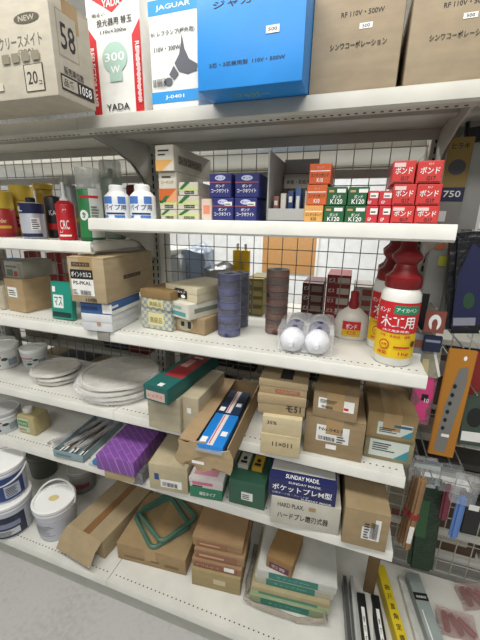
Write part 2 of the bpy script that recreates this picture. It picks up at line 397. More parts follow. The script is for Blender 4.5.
for u0, u1, lb in ((308, 396, 'brown carton reading RF 110V 500W, directly right of the bright blue carton'), (402, 500, 'brown carton reading RF 110V 500W, at right end of the top shelf')):
    boxu('cardboard_box', lb, 'box', u0, u1, -.318, z, -14 if u0 < 400 else -24, .29, KB, style='plain', bev=.006, group=None, front=[
        ('t', 'RF 110V・500W', .32, .68, .46, .045, INK), ('r', .53, .56, .14, .05, PAP), ('t', '500', .56, .57, .08, .03, INK), ('t', 'シンワコーポレーション', .22, .4, .62, .06, INK)])

# ================================================================== second shelf, left bay
def can(name, label, u, v, zs, R, h, body, cap=None, y=None, items=None, capR=None, capH=None, group=None, cat='can', bodyparts=None, rz=0., caph_mat=None, clearcap=None, nozzle=None, dome=.15):
    if y is None: x, y = G(u, v, zs)
    else: x, y = U(u, y, zs)
    r = tag(empty(name, (x, y, zs+.0008), rz), label, cat, group)
    MB().lathe([(R*.9, 0), (R, .003), (R, h-.006), (R*.96, h-.002), (R*.9, h), (R*.55, h+R*dome), (0, h+R*dome)], 32).build('body', body, r)
    if items: decal('printed_label', r, [(it if it[0] != 'p' else it) for it in items], 2*R*math.pi*.5, h, (lambda R_, W_: (lambda a, b, l: curved(R_)(a-W_/2, b, l+.0003)))(R, R*math.pi), nx=24)
    if cap:
        cr, ch = capR or R*.6, capH or .03
        MB().lathe([(cr, h+R*dome*.2), (cr, h+ch-.003), (cr-.003, h+ch), (0, h+ch)], 24).build('cap', cap, r)
    if nozzle:
        MB().lathe([(R*.5, h), (R*.45, h+.012), (R*.2, h+.02), (R*.13, h+nozzle), (0, h+nozzle)], 20).build('nozzle', WHI, r)
    if clearcap:
        MB().lathe([(R*.98, h-.002), (R*1.0, h+clearcap-.01), (R*.93, h+clearcap), (0, h+clearcap)], 28, cap=False).build('clear_cap', M('#c9cbc4', .15, 'plain', 0, .45), r)
        MB().lathe([(R*.25, h+R*dome), (R*.25, h+clearcap*.5), (R*.15, h+clearcap*.55), (0, h+clearcap*.55)], 16).build('spray_head', M('#8a8a84', .5), r)
    return r
za = S2A
YL, OR = M('#c9a93a', .35), M('#d6791e', .4)
can('paint_can', 'gold lidded red paint can cut by the left edge of the photo, second shelf', 7, 0, za, .036, .09, M('#a52a2c', .35), y=-.25, cap=YL, capR=.035, capH=.055, items=[('r', 0, .0, 1, .15, M('#8a1d22', .4)), ('t', 'Wonder', .3, .5, .4, .15, M('#e8c9a0', .4)), ('r', .2, .3, .6, .1, YL)], dome=.02, rz=.5)
can('paint_can', 'gold lidded paint can with yellow label, right behind the navy label can', 28, 0, za, .038, .12, M('#c8a83e', .35), y=-.17, cap=YL, capR=.037, capH=.05, items=[('r', .1, .25, .8, .3, M('#a52a2c', .4)), ('t', 'Oil', .3, .33, .3, .15, WHI)], dome=.02, rz=.5)
can('paint_can', 'navy and silver tin reading AL with black screw cap, left of the red bottle', 36, 0, za, .036, .105, M('#cfd2da', .3, 'plain', .4), y=-.27, cap=BLK, capR=.014, capH=.018, items=[('r', 0, .72, 1, .28, M('#20264e', .4)), ('t', 'AL.', .12, .77, .25, .16, WHI), ('r', .55, .25, .22, .35, WHI), ('r', .2, .05, .6, .1, M('#20264e', .4))]+lines(.57, .28, .18, .3, 5), dome=.1, rz=.5)
can('paint_can', 'narrow dark tin with white letters, half hidden between navy tin and red bottle', 58, 0, za, .027, .13, M('#2a2526', .35), y=-.2, items=[('t', 'KAL', .4, .55, .35, .12, WHI), ('r', .3, .2, .5, .15, RED)], dome=.1, rz=.5)
can('paint_can', 'gold lidded can standing at the back, seen over the dark tin', 50, 0, za, .03, .165, M('#b99b3a', .35), y=-.07, cap=YL, capR=.035, capH=.02, dome=.02, rz=.5)
can('spray_can', 'grey spray can with clear cap behind the red nozzle bottle', 76, 0, za, .031, .17, M('#8c8e8c', .35, 'plain', .3), y=-.13, clearcap=.03, cat='spray can', items=[('r', .1, .3, .8, .08, YL)], rz=.5)
can('glue_bottle', 'red bottle with white pointed nozzle in front of the grey spray can', 69, 0, za, .027, .105, M('#c8212b', .35), y=-.275, nozzle=.06, cat='bottle', items=[('p', [(.3, .2), (.42, .2), (.62, .85), (.5, .85)], M('#e8b0ae', .5)), ('t', 'CRC', .36, .3, .3, .25, WHI), ('r', .3, .1, .4, .05, WHI)], dome=.3, rz=.5)
can('spray_can', 'green spray can with tall clear cap right of the red nozzle bottle', 94, 0, za, .034, .145, M('#2f7d46', .3), y=-.27, clearcap=.055, cat='spray can', items=[('r', .55, .0, .45, 1, M('#c9ccc6', .4)), ('r', .3, .82, .5, .05, RED), ('e', .38, .5, .12, .1, WHI), ('t', 'S', .34, .45, .08, .1, M('#2f7d46', .3)), ('r', 0, .02, 1, .05, M('#1f5a30', .4))]+lines(.58, .2, .2, .5, 9, M('#5a6a5c', .6)), rz=.5)
can('spray_can', 'grey green spray can with clear cap, behind the two white pipe cleaner bottles', 116, 0, za, .034, .19, M('#8f9a8c', .3), y=-.14, clearcap=.05, cat='spray can', items=[('r', 0, .3, 1, .1, M('#2f7d46', .4))], rz=.5)
can('spray_can', 'red labelled tin farther back between the white pipe cleaner bottles', 137, 0, za, .026, .175, M('#7d2a2c', .35), y=-.04, cat='can', rz=.5)
for u, y, lb in ((118, -.28, 'white pipe cleaner bottle with blue Japanese label, nearest left end of right bay shelf'), (143, -.28, 'white pipe cleaner bottle with blue Japanese label, beside the stack of orange and green boxes')):
    can('cleaner_bottle', lb, u+1, 0, S2, .034, .062, WHI, y=y, cap=WHI, capR=.021, capH=.026, cat='bottle', items=[('r', .1, .0, .8, .8, M('#e9edf2', .5)), ('r', .16, .62, .3, .3, M('#4f7fc8', .5)), ('r', .6, .62, .2, .3, M('#4f7fc8', .5)), ('t', 'パイプ用', .2, .35, .6, .24, M('#20305e', .5)), ('r', .25, .18, .5, .07, M('#20305e', .5)), ('r', .2, .04, .12, .1, M('#4f7fc8', .5)), ('r', .5, .04, .25, .1, M('#4f7fc8', .5))], dome=.35, rz=.35)

# ================================================================== second shelf, right bay
z2 = S2
CR = M('#cfc9ba', .6, 'paper'); GN = M('#2e6b3c', .5); NAV = M('#242a66', .45); ORG = M('#c9662e', .5)
def stack(name, cat, z, rows, y, depth, mat, group=None, **k):
    """rows bottom up: list of (vtop, [(u0, u1, label, items, matoverride)])"""
    for vt, cells in rows:
        zt = z
        for c in cells:
            boxu(name, c[2], cat, c[0], c[1], y, z, vt, depth, c[4] if len(c) > 4 else mat, front=c[3], group=group, **k); zt = max(zt, LAST['z'])
        z = zt
def seal(t='シーラー'): return [('r', 0, .35, 1, .3, M('#c8cf8c', .6)), ('p', [(0, .45), (.35, 1), (.6, 1), (.2, .45)], GN), ('r', .3, .12, .5, .22, M('#3b4636', .6)), ('t', t, .33, .16, .44, .12, WHI)]
stack('sealant_box', 'box', z2, [(210, [(161, 177, 'small cream green box, bottom left of the stack beside pipe cleaner bottles', seal()), (178, 199, 'small cream green box at the bottom, second from left under two like it', seal())]),
    (196, [(160, 177, 'small cream green box, second up under the orange banded box', seal()), (178, 199, 'small cream green box in the middle of the second column', seal())]),
    (182.5, [(179, 198, 'small cream green box on top of the second column', seal())])], -.27, .16, CR)
ot = lambda: [('r', 0, 0, 1, .45, ORG), ('p', [(.35, 0), (1, .45), (1, 0)], M('#e0a070', .5)), ('t', 'コーキング', .15, .6, .7, .12, M('#a08a60', .6)), ('r', .2, .8, .5, .05, INK)]
boxu('sealant_box', 'pale box with orange lower band, on the left column of small boxes', 'box', 159.5, 177, -.27, z2+.0445, 172, .17, CR, front=ot())
carton('sealant_box', 'long pale box with orange corner lying on top of the whole left stack', 'box', U(156, -.28, LAST['z']), U(174, -.28, LAST['z']), LAST['z'], .061, .24, CR, front=[('r', 0, 0, 1, .42, M('#d8a45c', .5)), ('p', [(.35, 0), (1, .42), (1, 0)], CR), ('r', .15, .75, .6, .06, INK), ('r', .15, .6, .4, .05, INK)], right=[('r', .1, .3, .6, .35, M('#8d8676', .7)), ('t', 'シリコーン', .12, .35, .5, .25, INK)])
boxu('sealant_box', 'pinkish white box peeking out between cream green boxes and navy boxes', 'box', 201.5, 212, -.27, z2, 199, .15, M('#d9c4b4', .6), front=[('r', .2, .3, .6, .4, M('#e08a70', .6))])
nv = lambda: [('e', .5, .82, .24, .11, M('#c9cfe8', .5)), ('t', 'ボンド', .32, .76, .36, .11, NAV), ('r', 0, .62, 1, .035, M('#b05a58', .5)), ('t', 'ボンド', .3, .42, .4, .13, WHI), ('t', 'コークホワイト', .1, .2, .8, .17, WHI)]
nv2 = lambda: nv()+[('r', .6, .66, .35, .16, PAP), ('r', .63, .7, .25, .04, INK)]
stack('sealant_box', 'box', z2, [(198, [(212.5, 233, 'navy box with white Japanese lettering, lower left of the four', nv2()), (234.5, 256, 'navy box with white Japanese lettering, lower right of the four', nv2())]),
    (174, [(209.5, 231, 'navy box with white Japanese lettering, upper left of the four', nv()), (235, 258.5, 'navy box with white Japanese lettering, upper right of the four', nv())])], -.28, .2, M('#2a2f70', .45))
# grey tray of repair kits
def tray():
    A = U(266, -.27, z2); r = tag(empty('plastic_tray', (A[0], A[1], z2+.001)), 'grey plastic tray holding upright sheet packs, beside the navy boxes', 'tray')
    g = M('#a5a5a2', .5); wd = U(305, -.27, z2)[0]-A[0]
    MB().box(0, 0, 0, wd, .2, .004, 0, .001).box(0, 0, 0, wd, .004, .03, 0, .0015).box(0, 0, 0, .004, .2, .16, 0, .001).box(wd-.004, 0, 0, wd, .2, .07, 0, .001).box(0, .196, 0, wd, .2, .17).build('body', g, r)
    return A, wd
tA, tw = tray()
def pack(name, label, cat, x0, x1, y, zb, h, th, mat, items, lean=0., group=None, tagpart='printed_label', maxy=None):
    r = tag(empty(name, (x0, y, zb)), label, cat, group); r.rotation_euler = (-lean, 0, 0)
    MB().box(0, 0, 0, x1-x0, th, h, 0, min(.0015, th*.3)).build('body', mat, r)
    if items: decal(tagpart, r, items, x1-x0, h, lambda a, b, l: (a, -l, b))
    return r
pack('repair_sheet_pack', 'brown and black hanging pack with white title, standing at the back of grey tray', 'package', tA[0]+.008, tA[0]+tw-.006, -.12, z2+.006, .125, .006, M('#5d4c3c', .5), [('r', 0, .68, 1, .3, M('#a8a49a', .5)), ('t', '金魚・和紙用', .08, .76, .8, .1, INK), ('t', 'ガラス用', .1, .6, .6, .08, INK), ('r', .05, .1, .9, .4, M('#8a6a48', .5))], .1)
for i, (c, l) in enumerate((('#8d5a50', 'reddish'), ('#cfcac0', 'white'), ('#27406e', 'dark blue'), ('#3d5a8a', 'lighter blue'))):
    x = tA[0]+.012+i*.018
    pack('filter_pack', l+' thin pack standing upright at the front of grey tray', 'package', x, x+.013, -.25, z2+.006, .055+.006*i, .05, M(c, .5), [('r', .2, .15, .6, .6, M('#d8d4cc', .5)) if i % 2 else ('r', .2, .6, .6, .2, M('#e2ded6', .5))])
bo = lambda c: [('r', .05, .62, .9, .04, WHI), ('t', 'ボンド', .35, .74, .3, .12, M('#e8b0a0', .5)), ('t', 'コンクリボンド', .08, .36, .84, .18, c), ('t', 'K10', .38, .1, .28, .2, WHI if c != INK else INK)]
stack('adhesive_box', 'box', z2, [(205.5, [(303.5, 322, 'orange yellow adhesive box, lowest of the three box column beside grey tray', bo(INK), M('#d9a255', .5))]), (185, [(306, 326, 'orange adhesive box, middle of the column left of green boxes', bo(BLK), M('#d0632f', .5))]), (164, [(308.5, 330, 'orange adhesive box, topmost of the column left of green boxes', bo(BLK), M('#cf5a2a', .5))])], -.275, .11, ORG)
gk = lambda: [('r', .1, .7, .25, .12, M('#c9a070', .5)), ('r', .5, .68, .42, .2, PAP), ('t', 'ボンド', .3, .36, .4, .2, WHI), ('t', 'K120', .2, .08, .6, .26, WHI)]
stack('adhesive_box', 'box', z2, [(206, [(323, 343, 'green K120 adhesive box, lower left of the four', gk()), (344, 365, 'green K120 adhesive box, lower right of the four', gk())]), (187, [(326, 346, 'green K120 adhesive box, upper left of the four', gk()), (347, 368, 'green K120 adhesive box, upper right of the four', gk())])], -.275, .12, M('#1f5c34', .5))
rs = lambda: [('r', .35, .5, .6, .35, PAP), ('r', .4, .6, .4, .08, INK), ('t', 'GP', .2, .12, .3, .2, WHI)]
stack('adhesive_box', 'box', z2, [(206, [(364.5, 376.5, 'small red box next to the green boxes, lower row', rs()), (377.5, 389, 'small red box next to the larger red boxes, lower row', rs())]), (191, [(364.5, 377.5, 'small red box with white sticker, second up beside green boxes', rs()), (378, 391, 'small red box with white sticker, second up beside larger red boxes', rs())])], -.275, .1, M('#c2303a', .5))
rg = lambda s: [('t', 'ボンド', .12, .42, .76, .3, WHI), ('t', 'G17', .4, .14, .35, .18, BLK), ('r', .08, .06, .84, .03, BLK)]+([('r', .05, .72, .5, .18, M('#e8c8c4', .5))] if s else [('t', 'ボンド', .4, .8, .2, .1, WHI)])
RG = M('#c93a36', .45)
stack('adhesive_box', 'box', z2, [(206, [(390, 412.5, 'red G17 adhesive box, bottom of the left red column', rg(1)), (413.5, 437, 'red G17 adhesive box, bottom of the right red column', rg(1))]),
    (184.5, [(391.5, 414, 'red G17 adhesive box, middle of the left red column', rg(1)), (415, 439.5, 'red G17 adhesive box, middle of the right red column', rg(0))]),
    (161, [(391, 413.5, 'red G17 adhesive box, topmost of the left red column', rg(1)), (415.5, 441, 'red G17 adhesive box, topmost of the right red column', rg(0))])], -.28, .13, RG)

# ================================================================== third shelf, left bay
z3 = S3+.001
K1, K2, K3 = M('#a8906c', .8, 'card'), M('#a18a68', .8, 'card'), M('#c2a87c', .8, 'card')
boxp('cardboard_box', 'pale beige box cut by the left frame edge on third shelf', 'box', (-16, 306), (5, 310), z3, 284, .12, M('#b7ad98', .7, 'card'), front=[('r', .5, .4, .3, .3, PAP)])
boxp('cardboard_box', 'brown box with white sticker under the grey printed box, left on third shelf', 'box', (9, 310), (27, 313.5), z3, 278, .11, K1, style='tuck', front=[('r', .15, .45, .5, .3, PAP)]+lines(.2, .5, .4, .2, 3))
carton('small_parts_box', 'grey printed box lying on the brown box with white sticker', 'box', G(6, 277, LAST['z']), G(24, 279, LAST['z']), LAST['z'], .06, .12, M('#a5a295', .6, 'paper'), front=[('r', .1, .1, .35, .4, M('#5b6f5c', .6)), ('r', .5, .1, .2, .3, M('#a0463c', .6)), ('r', .1, .6, .6, .12, M('#6c6a60', .6)), ('r', .75, .05, .2, .8, M('#8d8b80', .6))])
# teal pouch leaning
pp = G(58, 317, z3)
pk = pack('nail_pouch', 'teal pouch with white Japanese lettering, leaning behind the brown stamped carton', 'pouch', pp[0], pp[0]+.085, -.285, z3+.003, .125, .02, M('#1f8a78', .35), [('r', .1, .3, .5, .35, M('#dfe8e2', .5)), ('t', 'マス', .15, .35, .4, .25, M('#1f5a50', .5)), ('r', .05, .06, .9, .13, M('#16332e', .5)), ('r', .08, .72, .15, .15, PAP)], .1)
WB = M('#d9dbdc', .5, 'paper')
A, B = Vector(G(83, 330, z3)), Vector(G(113, 333, z3))
carton('small_parts_box', 'white flat box at the bottom under the blue banded box and brown carton', 'box', A, B, z3, H(B, z3, 316), .155, WB, maxy=None, style='lid', front=[('r', .5, .35, .12, .2, M('#b98a6c', .6))])
zz = LAST['z']
carton('small_parts_box', 'blue and white flat box sandwiched between brown carton and white box', 'box', A+Vector((-.004, .003)), B+Vector((.002, .003)), zz, H(B, zz, 304), .16, M('#3a5f95', .5), maxy=None, front=[('r', .7, .1, .3, .8, PAP), ('r', .05, .3, .5, .3, M('#24406c', .5))], right=[('r', 0, 0, 1, .35, PAP), ('r', .0, .55, .2, .2, PAP)])
zz = LAST['z']
PS = M('#ad9a7a', .8, 'card')
carton('cardboard_box', 'brown carton stamped PS-PKAL with black and white label, standing on the blue flat box', 'box', A+Vector((-.018, -.010)), B+Vector((.0, -.012)), zz, H(B, zz, 258), .27, PS, maxy=-.03, style='carton', bev=.003, tapemat=M('#a58a5e', .4), front=[
    ('r', .06, .16, .62, .36, PAP), ('r', .06, .53, .62, .2, BLK), ('t', 'ポイントカルコ', .09, .57, .54, .12, WHI), ('t', 'PS-PKAL', .12, .4, .5, .08, INK), ('r', .12, .8, .5, .09, M('#4a3a28', .6)), ('t', 'クレトイシ', .16, .82, .42, .05, PS), ('t', '10個', .42, .02, .3, .1, INK)]+barcode(.3, .18, .3, .1)+lines(.1, .19, .16, .12, 4),
    right=[('r', .33, .45, .36, .09, M('#4a3a28', .6)), ('t', 'クレトイシ', .37, .47, .28, .05, PS)])

# ================================================================== third shelf, right bay
TT = M('#c5c0a4', .6, 'tartan')
boxp('gift_box', 'checked cream box, lower of the two beside the blue flat box', 'box', (142, 327), (172, 332), z3, 307, .14, TT, front=[('r', .25, .2, .5, .6, M('#d8cf9a', .6)), ('t', '高級品', .3, .3, .4, .3, M('#7a7048', .6))])
carton('gift_box', 'checked cream box with brown lid, upper of the two beside blue flat box', 'box', G(141, 307, LAST['z']), G(171, 312, LAST['z']), LAST['z'], .058, .14, TT, style='lid', lidmat=M('#8a7048', .7, 'card'), front=[('r', .25, .1, .5, .4, M('#d8cf9a', .6)), ('t', '高級品', .3, .15, .4, .25, M('#7a7048', .6))])
boxp('cardboard_box', 'brown box with grey round label at the bottom of white boxes pile', 'box', (172, 329), (205, 336), z3, 314, .12, K2, style='tuck', front=[('e', .42, .5, .24, .42, M('#b5ab94', .6)), ('r', .3, .35, .1, .3, INK), ('r', .5, .25, .1, .45, INK)])
zz = LAST['z']
carton('nail_box', 'white box with teal printed band, middle of the pile left of blue tape', 'box', G(169, 315, zz), G(189, 321, zz), zz, .046, .24, M('#d5d2c4', .5, 'paper'), maxy=-.05, front=[('r', .1, .15, .75, .28, M('#4f9a98', .5)), ('r', .15, .6, .5, .18, M('#8aa8a0', .5))], right=[('r', .1, .35, .6, .3, M('#7e8678', .5))])
zz = LAST['z']
carton('nail_box', 'cream box with black and white stamp on top of the pile left of blue tape', 'box', G(166, 297, zz), G(197, 304, zz), zz, .044, .2, M('#cdc3a6', .6, 'paper'), style='lid', maxy=-.05, front=[('r', .28, .15, .42, .55, BLK), ('t', '特殊ネジ', .3, .5, .35, .15, WHI), ('e', .58, .3, .07, .12, WHI), ('r', .03, .4, .2, .25, INK), ('r', .33, .72, .3, .1, INK)])
def tape_stack(u, v, z, R, h, n, mat, label, cat='tape stack', y=None):
    x, y = G(u, v, z) if y is None else U(u, y, z)
    r = tag(empty('tape_roll_stack', (x, y, z)), label, cat)
    step = h/n
    for i in range(n):
        MB().lathe([(R*.42, i*step+.001), (R*.985, i*step+.001), (R, i*step+.003), (R, (i+1)*step-.003), (R*.985, (i+1)*step-.001), (R*.42, (i+1)*step-.001), (R*.42, i*step+.001)], 32, cap=False).build('tape_roll', mat, r)
    MB().lathe([(R*1.02, 0), (R*1.025, h*.3), (R*1.02, h*.6), (R*1.03, h), (R*.6, h+.004), (0, h+.002)], 32, cap=False).sub(1).warp(.0015, 30).build('shrink_wrap', M('#ffffff', .08, 'crinkle', 0, .1, 40.), r)
tape_stack(229, 334, z3, .034, .185, 9, M('#232a5c', .4, 'tape', 0, 1, 8.), 'tall stack of dark blue tape rolls in clear wrap, nearest the front of third shelf')
tape_stack(239, 325, z3, .03, .175, 8, M('#30355a', .4, 'tape', 0, 1, 8.), 'second stack of dark blue tape rolls, half hidden right behind the first', y=-.12)
tape_stack(275.5, 331.5, z3, .033, .195, 9, M('#5c3018', .4, 'tape', 0, 1, 8.), 'tall stack of dark brown tape rolls in clear wrap, on third shelf')
# two cartridges lying with white domed caps towards us
for u, v, lb in ((291, 353, 'left of two purple and white cartridges lying cap first toward us'), (316, 356, 'right of two purple and white cartridges lying cap first toward us')):
    x, y = G(u, v, z3); R = .0305; r = tag(empty('sealant_cartridge', (x, y-.012, z3+R+.001), math.radians(3)), lb, 'cartridge')
    m = RX(math.radians(-90))
    MB().lathe([(0, .03), (R, .03), (R, .045), (R, .2), (0, .2)], 32, mat=m).build('body', M('#d5d6dc', .35), r)
    MB().lathe([(R*1.01, .045), (R*1.01, .12)], 32, mat=m, cap=False).build('printed_label', M('#2c2a66', .4), r)
    MB().lathe([(0, -.012), (.006, -.012), (.008, .0), (.02, .004), (R*.86, .012), (R*1.03, .02), (R*1.03, .034), (R*.9, .036)], 32, mat=m).build('cap', M('#e4e5ea', .35), r)
    MB().hull([(sx*R*1.25, yy, sz*R*.98) for sx in (-1, 1) for sz in (-1, 1) for yy in (.02, .2)]).sub(5).warp(.004, 35).build('plastic_wrap', PLAST, r)
def oval(prof, sx, sy): return Matrix.Diagonal((sx, sy, 1, 1))
# small glue bottle
x, y = G(350, 337, z3); r = tag(empty('glue_bottle', (x, y, z3)), 'small white glue bottle with red cap and red yellow label, beside the cartridges', 'bottle')
MB().lathe([(.036, 0), (.04, .004), (.041, .05), (.036, .07), (.02, .088), (.013, .094), (0, .094)], 32, mat=oval(0, 1.18, .75)).build('body', M('#e7e1d6', .35), r)
decal('printed_label', r, [('r', 0, 0, 1, .45, M('#d8b22c', .4)), ('r', 0, .45, 1, .55, RED), ('t', 'ボンド', .2, .5, .6, .35, WHI), ('t', '木工用', .25, .12, .5, .26, RED)], .05, .045, lambda a, b, l: (a-.025, -.0315*math.sqrt(max(.1, 1-((a-.025)/.049)**2))-.0008-l, .012+b), nx=12)
MB().lathe([(.014, .09), (.015, .105), (.011, .118), (.012, .138), (.006, .142), (0, .142)], 20).build('cap', M('#8c1c20', .4), r)
# large glue bottles
def glue(u, v, lb, y=None):
    x, y = G(u, v, z3) if y is None else U(u, y, z3)
    r = tag(empty('glue_bottle', (x, y, z3), math.radians(-8)), lb, 'bottle', )
    R = .0445
    MB().lathe([(R*.9, 0), (R, .006), (R, .155), (R*.97, .172), (R*.82, .186), (R*.6, .192), (0, .192)], 40).build('body', M('#e9e7e0', .35), r)
    MB().lathe([(R*.84, .186), (R*.9, .19), (R*.9, .212), (R*.62, .222), (R*.48, .24), (R*.72, .252), (R*.74, .26), (R*.42, .275), (R*.36, .292), (0, .294)], 32).build('cap', M('#7e1519', .38), r)
    Rr = R+.0006
    decal('printed_label', r, [('r', 0, 0, 1, .46, M('#e8c41d', .4)), ('r', 0, .46, 1, .54, M('#c9222c', .4)), ('p', [(0, 1), (.0, .66), (.3, 1)], M('#e8c41d', .4)), ('r', .42, .8, .5, .15, M('#1e8a60', .4)), ('t', 'アイカペン', .46, .84, .4, .07, WHI), ('t', 'ボンド', .1, .8, .25, .09, WHI),
        ('t', '木工用', .18, .55, .66, .22, WHI), ('r', .22, .46, .56, .08, M('#c9222c', .4)), ('t', '(木工用多用途)', .25, .475, .5, .05, WHI), ('t', '水性・多用途・速乾', .2, .38, .6, .05, RED), ('e', .32, .24, .1, .09, RED), ('e', .32, .24, .08, .07, M('#e8c41d', .4)), ('t', '水性', .26, .21, .12, .06, RED), ('r', .5, .2, .3, .03, RED), ('t', '1kg', .6, .06, .2, .07, RED), ('t', '建築', .2, .06, .2, .06, RED), ('e', .86, .28, .05, .06, M('#5b3a28', .5))],
        R*2.6, .135, lambda a, b, l: curved(Rr)(a-R*1.3, b+.022, l), nx=20)
    return r
glue(391, 360, 'large white wood glue bottle with dark red cap, standing in front of the others')
glue(383, 0, 'large wood glue bottle second in line, mostly hidden behind the front one', y=-.153)
glue(383, 0, 'large wood glue bottle at the back of the line of three', y=-.052)
# price clip on the third shelf joint
cl = tag(empty('price_clip', (.015, -.3285, S3-.03)), 'grey price clip hooked on the third shelf edge where the bays meet', 'clip')
MB().box(-.022, -.004, 0, .022, -.001, .03, 0, .001).build('plate', M('#8f8d86', .4), cl)

# ================================================================== fourth shelf
z4 = S4+.001
def pail(name, u, v, zs, R, h, lb, body, cat, lid=WHI, items=None, rz=0., y=None, handle=True, lidH=.012, htilt=.5, taper=.9, group=None):
    x, y = G(u, v, zs) if y is None else U(u, y, zs)
    r = tag(empty(name, (x, y, zs+.0008), rz), lb, cat, group)
    MB().lathe([(R*taper*.96, 0), (R*taper, .004), (R*.985, h-lidH-.02), (R*1.03, h-lidH-.018), (R*1.03, h-lidH-.012), (R, h-lidH-.01), (R, h-lidH)], 40).build('body', body, r)
    MB().lathe([(R*1.02, h-lidH-.004), (R*1.05, h-lidH), (R*1.05, h-.002), (R*1.02, h), (R*.93, h), (R*.9, h-.005), (0, h-.005)], 40).build('lid', lid, r)
    if items: decal('printed_label', r, items, R*2.4, h-lidH-.027, lambda a, b, l: curved(R*(taper+(1-taper)*b/h)+.0012)(a-R*1.2, b+.008, l), nx=24)
    if handle:
        pts = [(R*1.06*math.cos(t), -R*1.06*math.sin(t)*math.cos(htilt), h-.025+R*1.12*math.sin(t)*math.sin(htilt)) for t in [math.pi*i/24 for i in range(25)]]
        MB().tube(pts, .0042, 8).build('handle', M('#d5d5d2', .35), r)
    return r
gd = lambda: [('r', 0, .7, 1, .28, M('#dcdcd8', .5)), ('r', .05, .74, .5, .13, M('#b3444a', .5)), ('t', 'コーキング', .1, .45, .4, .14, M('#3c4a5c', .5)), ('e', .62, .62, .08, .12, M('#1c4a38', .5)), ('e', .42, .2, .09, .12, M('#1f5a42', .5)), ('r', .7, .1, .25, .5, M('#8d98a2', .6))]
pail('putty_tub', 5, 365, z4, .062, .1, 'white putty tub with green spots, in front at left end of fourth shelf', M('#d5d6d4', .4), 'tub', items=gd(), handle=False, rz=.7)
pail('putty_tub', 36, 0, z4, .052, .08, 'white putty tub with one green spot, right behind the front tub', M('#cfd0ce', .4), 'tub', items=gd(), handle=False, y=-.1, rz=.6)
pail('putty_tub', 4, 0, z4, .055, .08, 'white putty tub farthest left at the back of fourth shelf', M('#c8c9c6', .4), 'tub', items=gd(), handle=False, y=-.09)
def disc(u, v, R, n, lb, t=.012, zb=z4, y=None):
    x, y = G(u, v, zb) if y is None else U(u, y, zb)
    for i in range(n):
        r = tag(empty('pot_lid', (x+.006*math.sin(i*2.3), y+.006*math.cos(i*1.7), zb+.003+i*(t+.006)), i*.6), lb[i], 'lid')
        MB().lathe([(R*.9, 0), (R, .002), (R*1.0, t-.002), (R*.985, t), (R*.95, t), (R*.93, t-.006), (0, t-.006)], 56).build('rim', M('#c9c3b6', .5, 'paper'), r)
        MB().lathe([(R*1.0, .001), (R*1.08, t*.5), (R*1.0, t+.004), (R*.5, t+.003), (0, t+.003)], 40, cap=False).sub(1).warp(.004, 24, i).build('plastic_wrap', PLAST, r)
disc(121, 0, .142, 4, ['large round cream lid in plastic, lowest of the big pile beside the green box', 'large round cream lid in plastic, second from bottom of the big pile', 'large round cream lid in plastic, second from top of the big pile', 'large round cream lid in plastic, topmost of the big pile beside green box'], y=-.155)
disc(60, 0, .088, 3, ['smaller round lid in plastic, lowest of the small pile left of large lids', 'smaller round lid in plastic, middle of the small pile left of large lids', 'smaller round lid in plastic, top of the small pile left of large lids'], y=-.17)
BG = M('#ada48c', .7, 'card')
boxp('cardboard_box', 'long beige box lying under the dark green box on fourth shelf', 'box', (149, 427), (181, 434), z4, 394, .27, BG)
zz = LAST['z']
carton('drill_box', 'long dark green box with red label, lying on the beige box', 'box', G(144, 399, zz), G(168, 406, zz), zz, .05, .3, M('#1f5f5a', .45), maxy=-.02, front=[('r', .12, .12, .76, .55, M('#c9b0a6', .5)), ('t', 'レックス', .2, .3, .6, .2, RED)], top=[('r', .22, .25, .76, .72, M('#a02c30', .45)), ('r', .3, .5, .3, .2, M('#d0a89c', .5)), ('r', .5, .03, .2, .06, PAP), ('r', .35, .75, .4, .04, WHI)])
boxp('cardboard_box', 'beige box standing between the green box pile and the torn brown carton', 'box', (183, 431), (199, 435), z4, 396, .2, M('#b7ab90', .7, 'card'), front=[('r', .3, .55, .25, .15, PAP)])
# torn long carton
_a = Vector(G(179, 439, S4+.076)); _k = Vector(G(220, 383, S4+.076)); _d = (_k-_a).normalized(); tcA = _a; tcB = _a+Vector((_d.y, -_d.x))*.135
TC = M('#a98f6c', .8, 'card')
def torn():
    A, B = tcA, tcB; w_ = (B-A).length; rz = math.atan2((B-A).y, (B-A).x); h = .075; d = .37
    r = tag(empty('cardboard_box', (A.x, A.y, z4+.001), rz), 'long open brown carton with torn front flap, jutting past the shelf edge', 'box')
    MB().box(0, 0, 0, w_, d, .003).box(0, 0, 0, .003, d, h).box(w_-.003, 0, 0, w_, d, h).box(0, d-.003, 0, w_, d, h).box(0, 0, 0, w_, .003, h-.012).build('body', TC, r)
    MB().box(.001, .0, h-.002, w_*.34, d*.98, h+.001).sub(2).warp(.002, 20).build('flap', TC, r)
    m = MB(); m.prism([(-.003, h+.002), (-.012, h*.3), (.008, -.01), (.02, h*.22), (.04, h*.1), (.06, -.016), (.085, -.006), (.1, h*.2), (w_+.004, -.012), (w_+.012, h*.7), (w_+.003, h+.003), (w_*.75, h-.008), (w_*.55, h+.003)], -.006, -.003, 'y').sub(2).warp(.011, 28, 3).build('flap', M('#b09a76', .85, 'card'), r)
    decal('printed_label', r, [('r', .3, .0, .25, .12, PAP)], w_, h, lambda a, b, l: (a, -.012-l, b+.02))
    return r, w_, h, rz
tr, tw_, th_, trz = torn()
def loc2(A, rz, x, y): return (A.x+x*math.cos(rz)-y*math.sin(rz), A.y+x*math.sin(rz)+y*math.cos(rz))
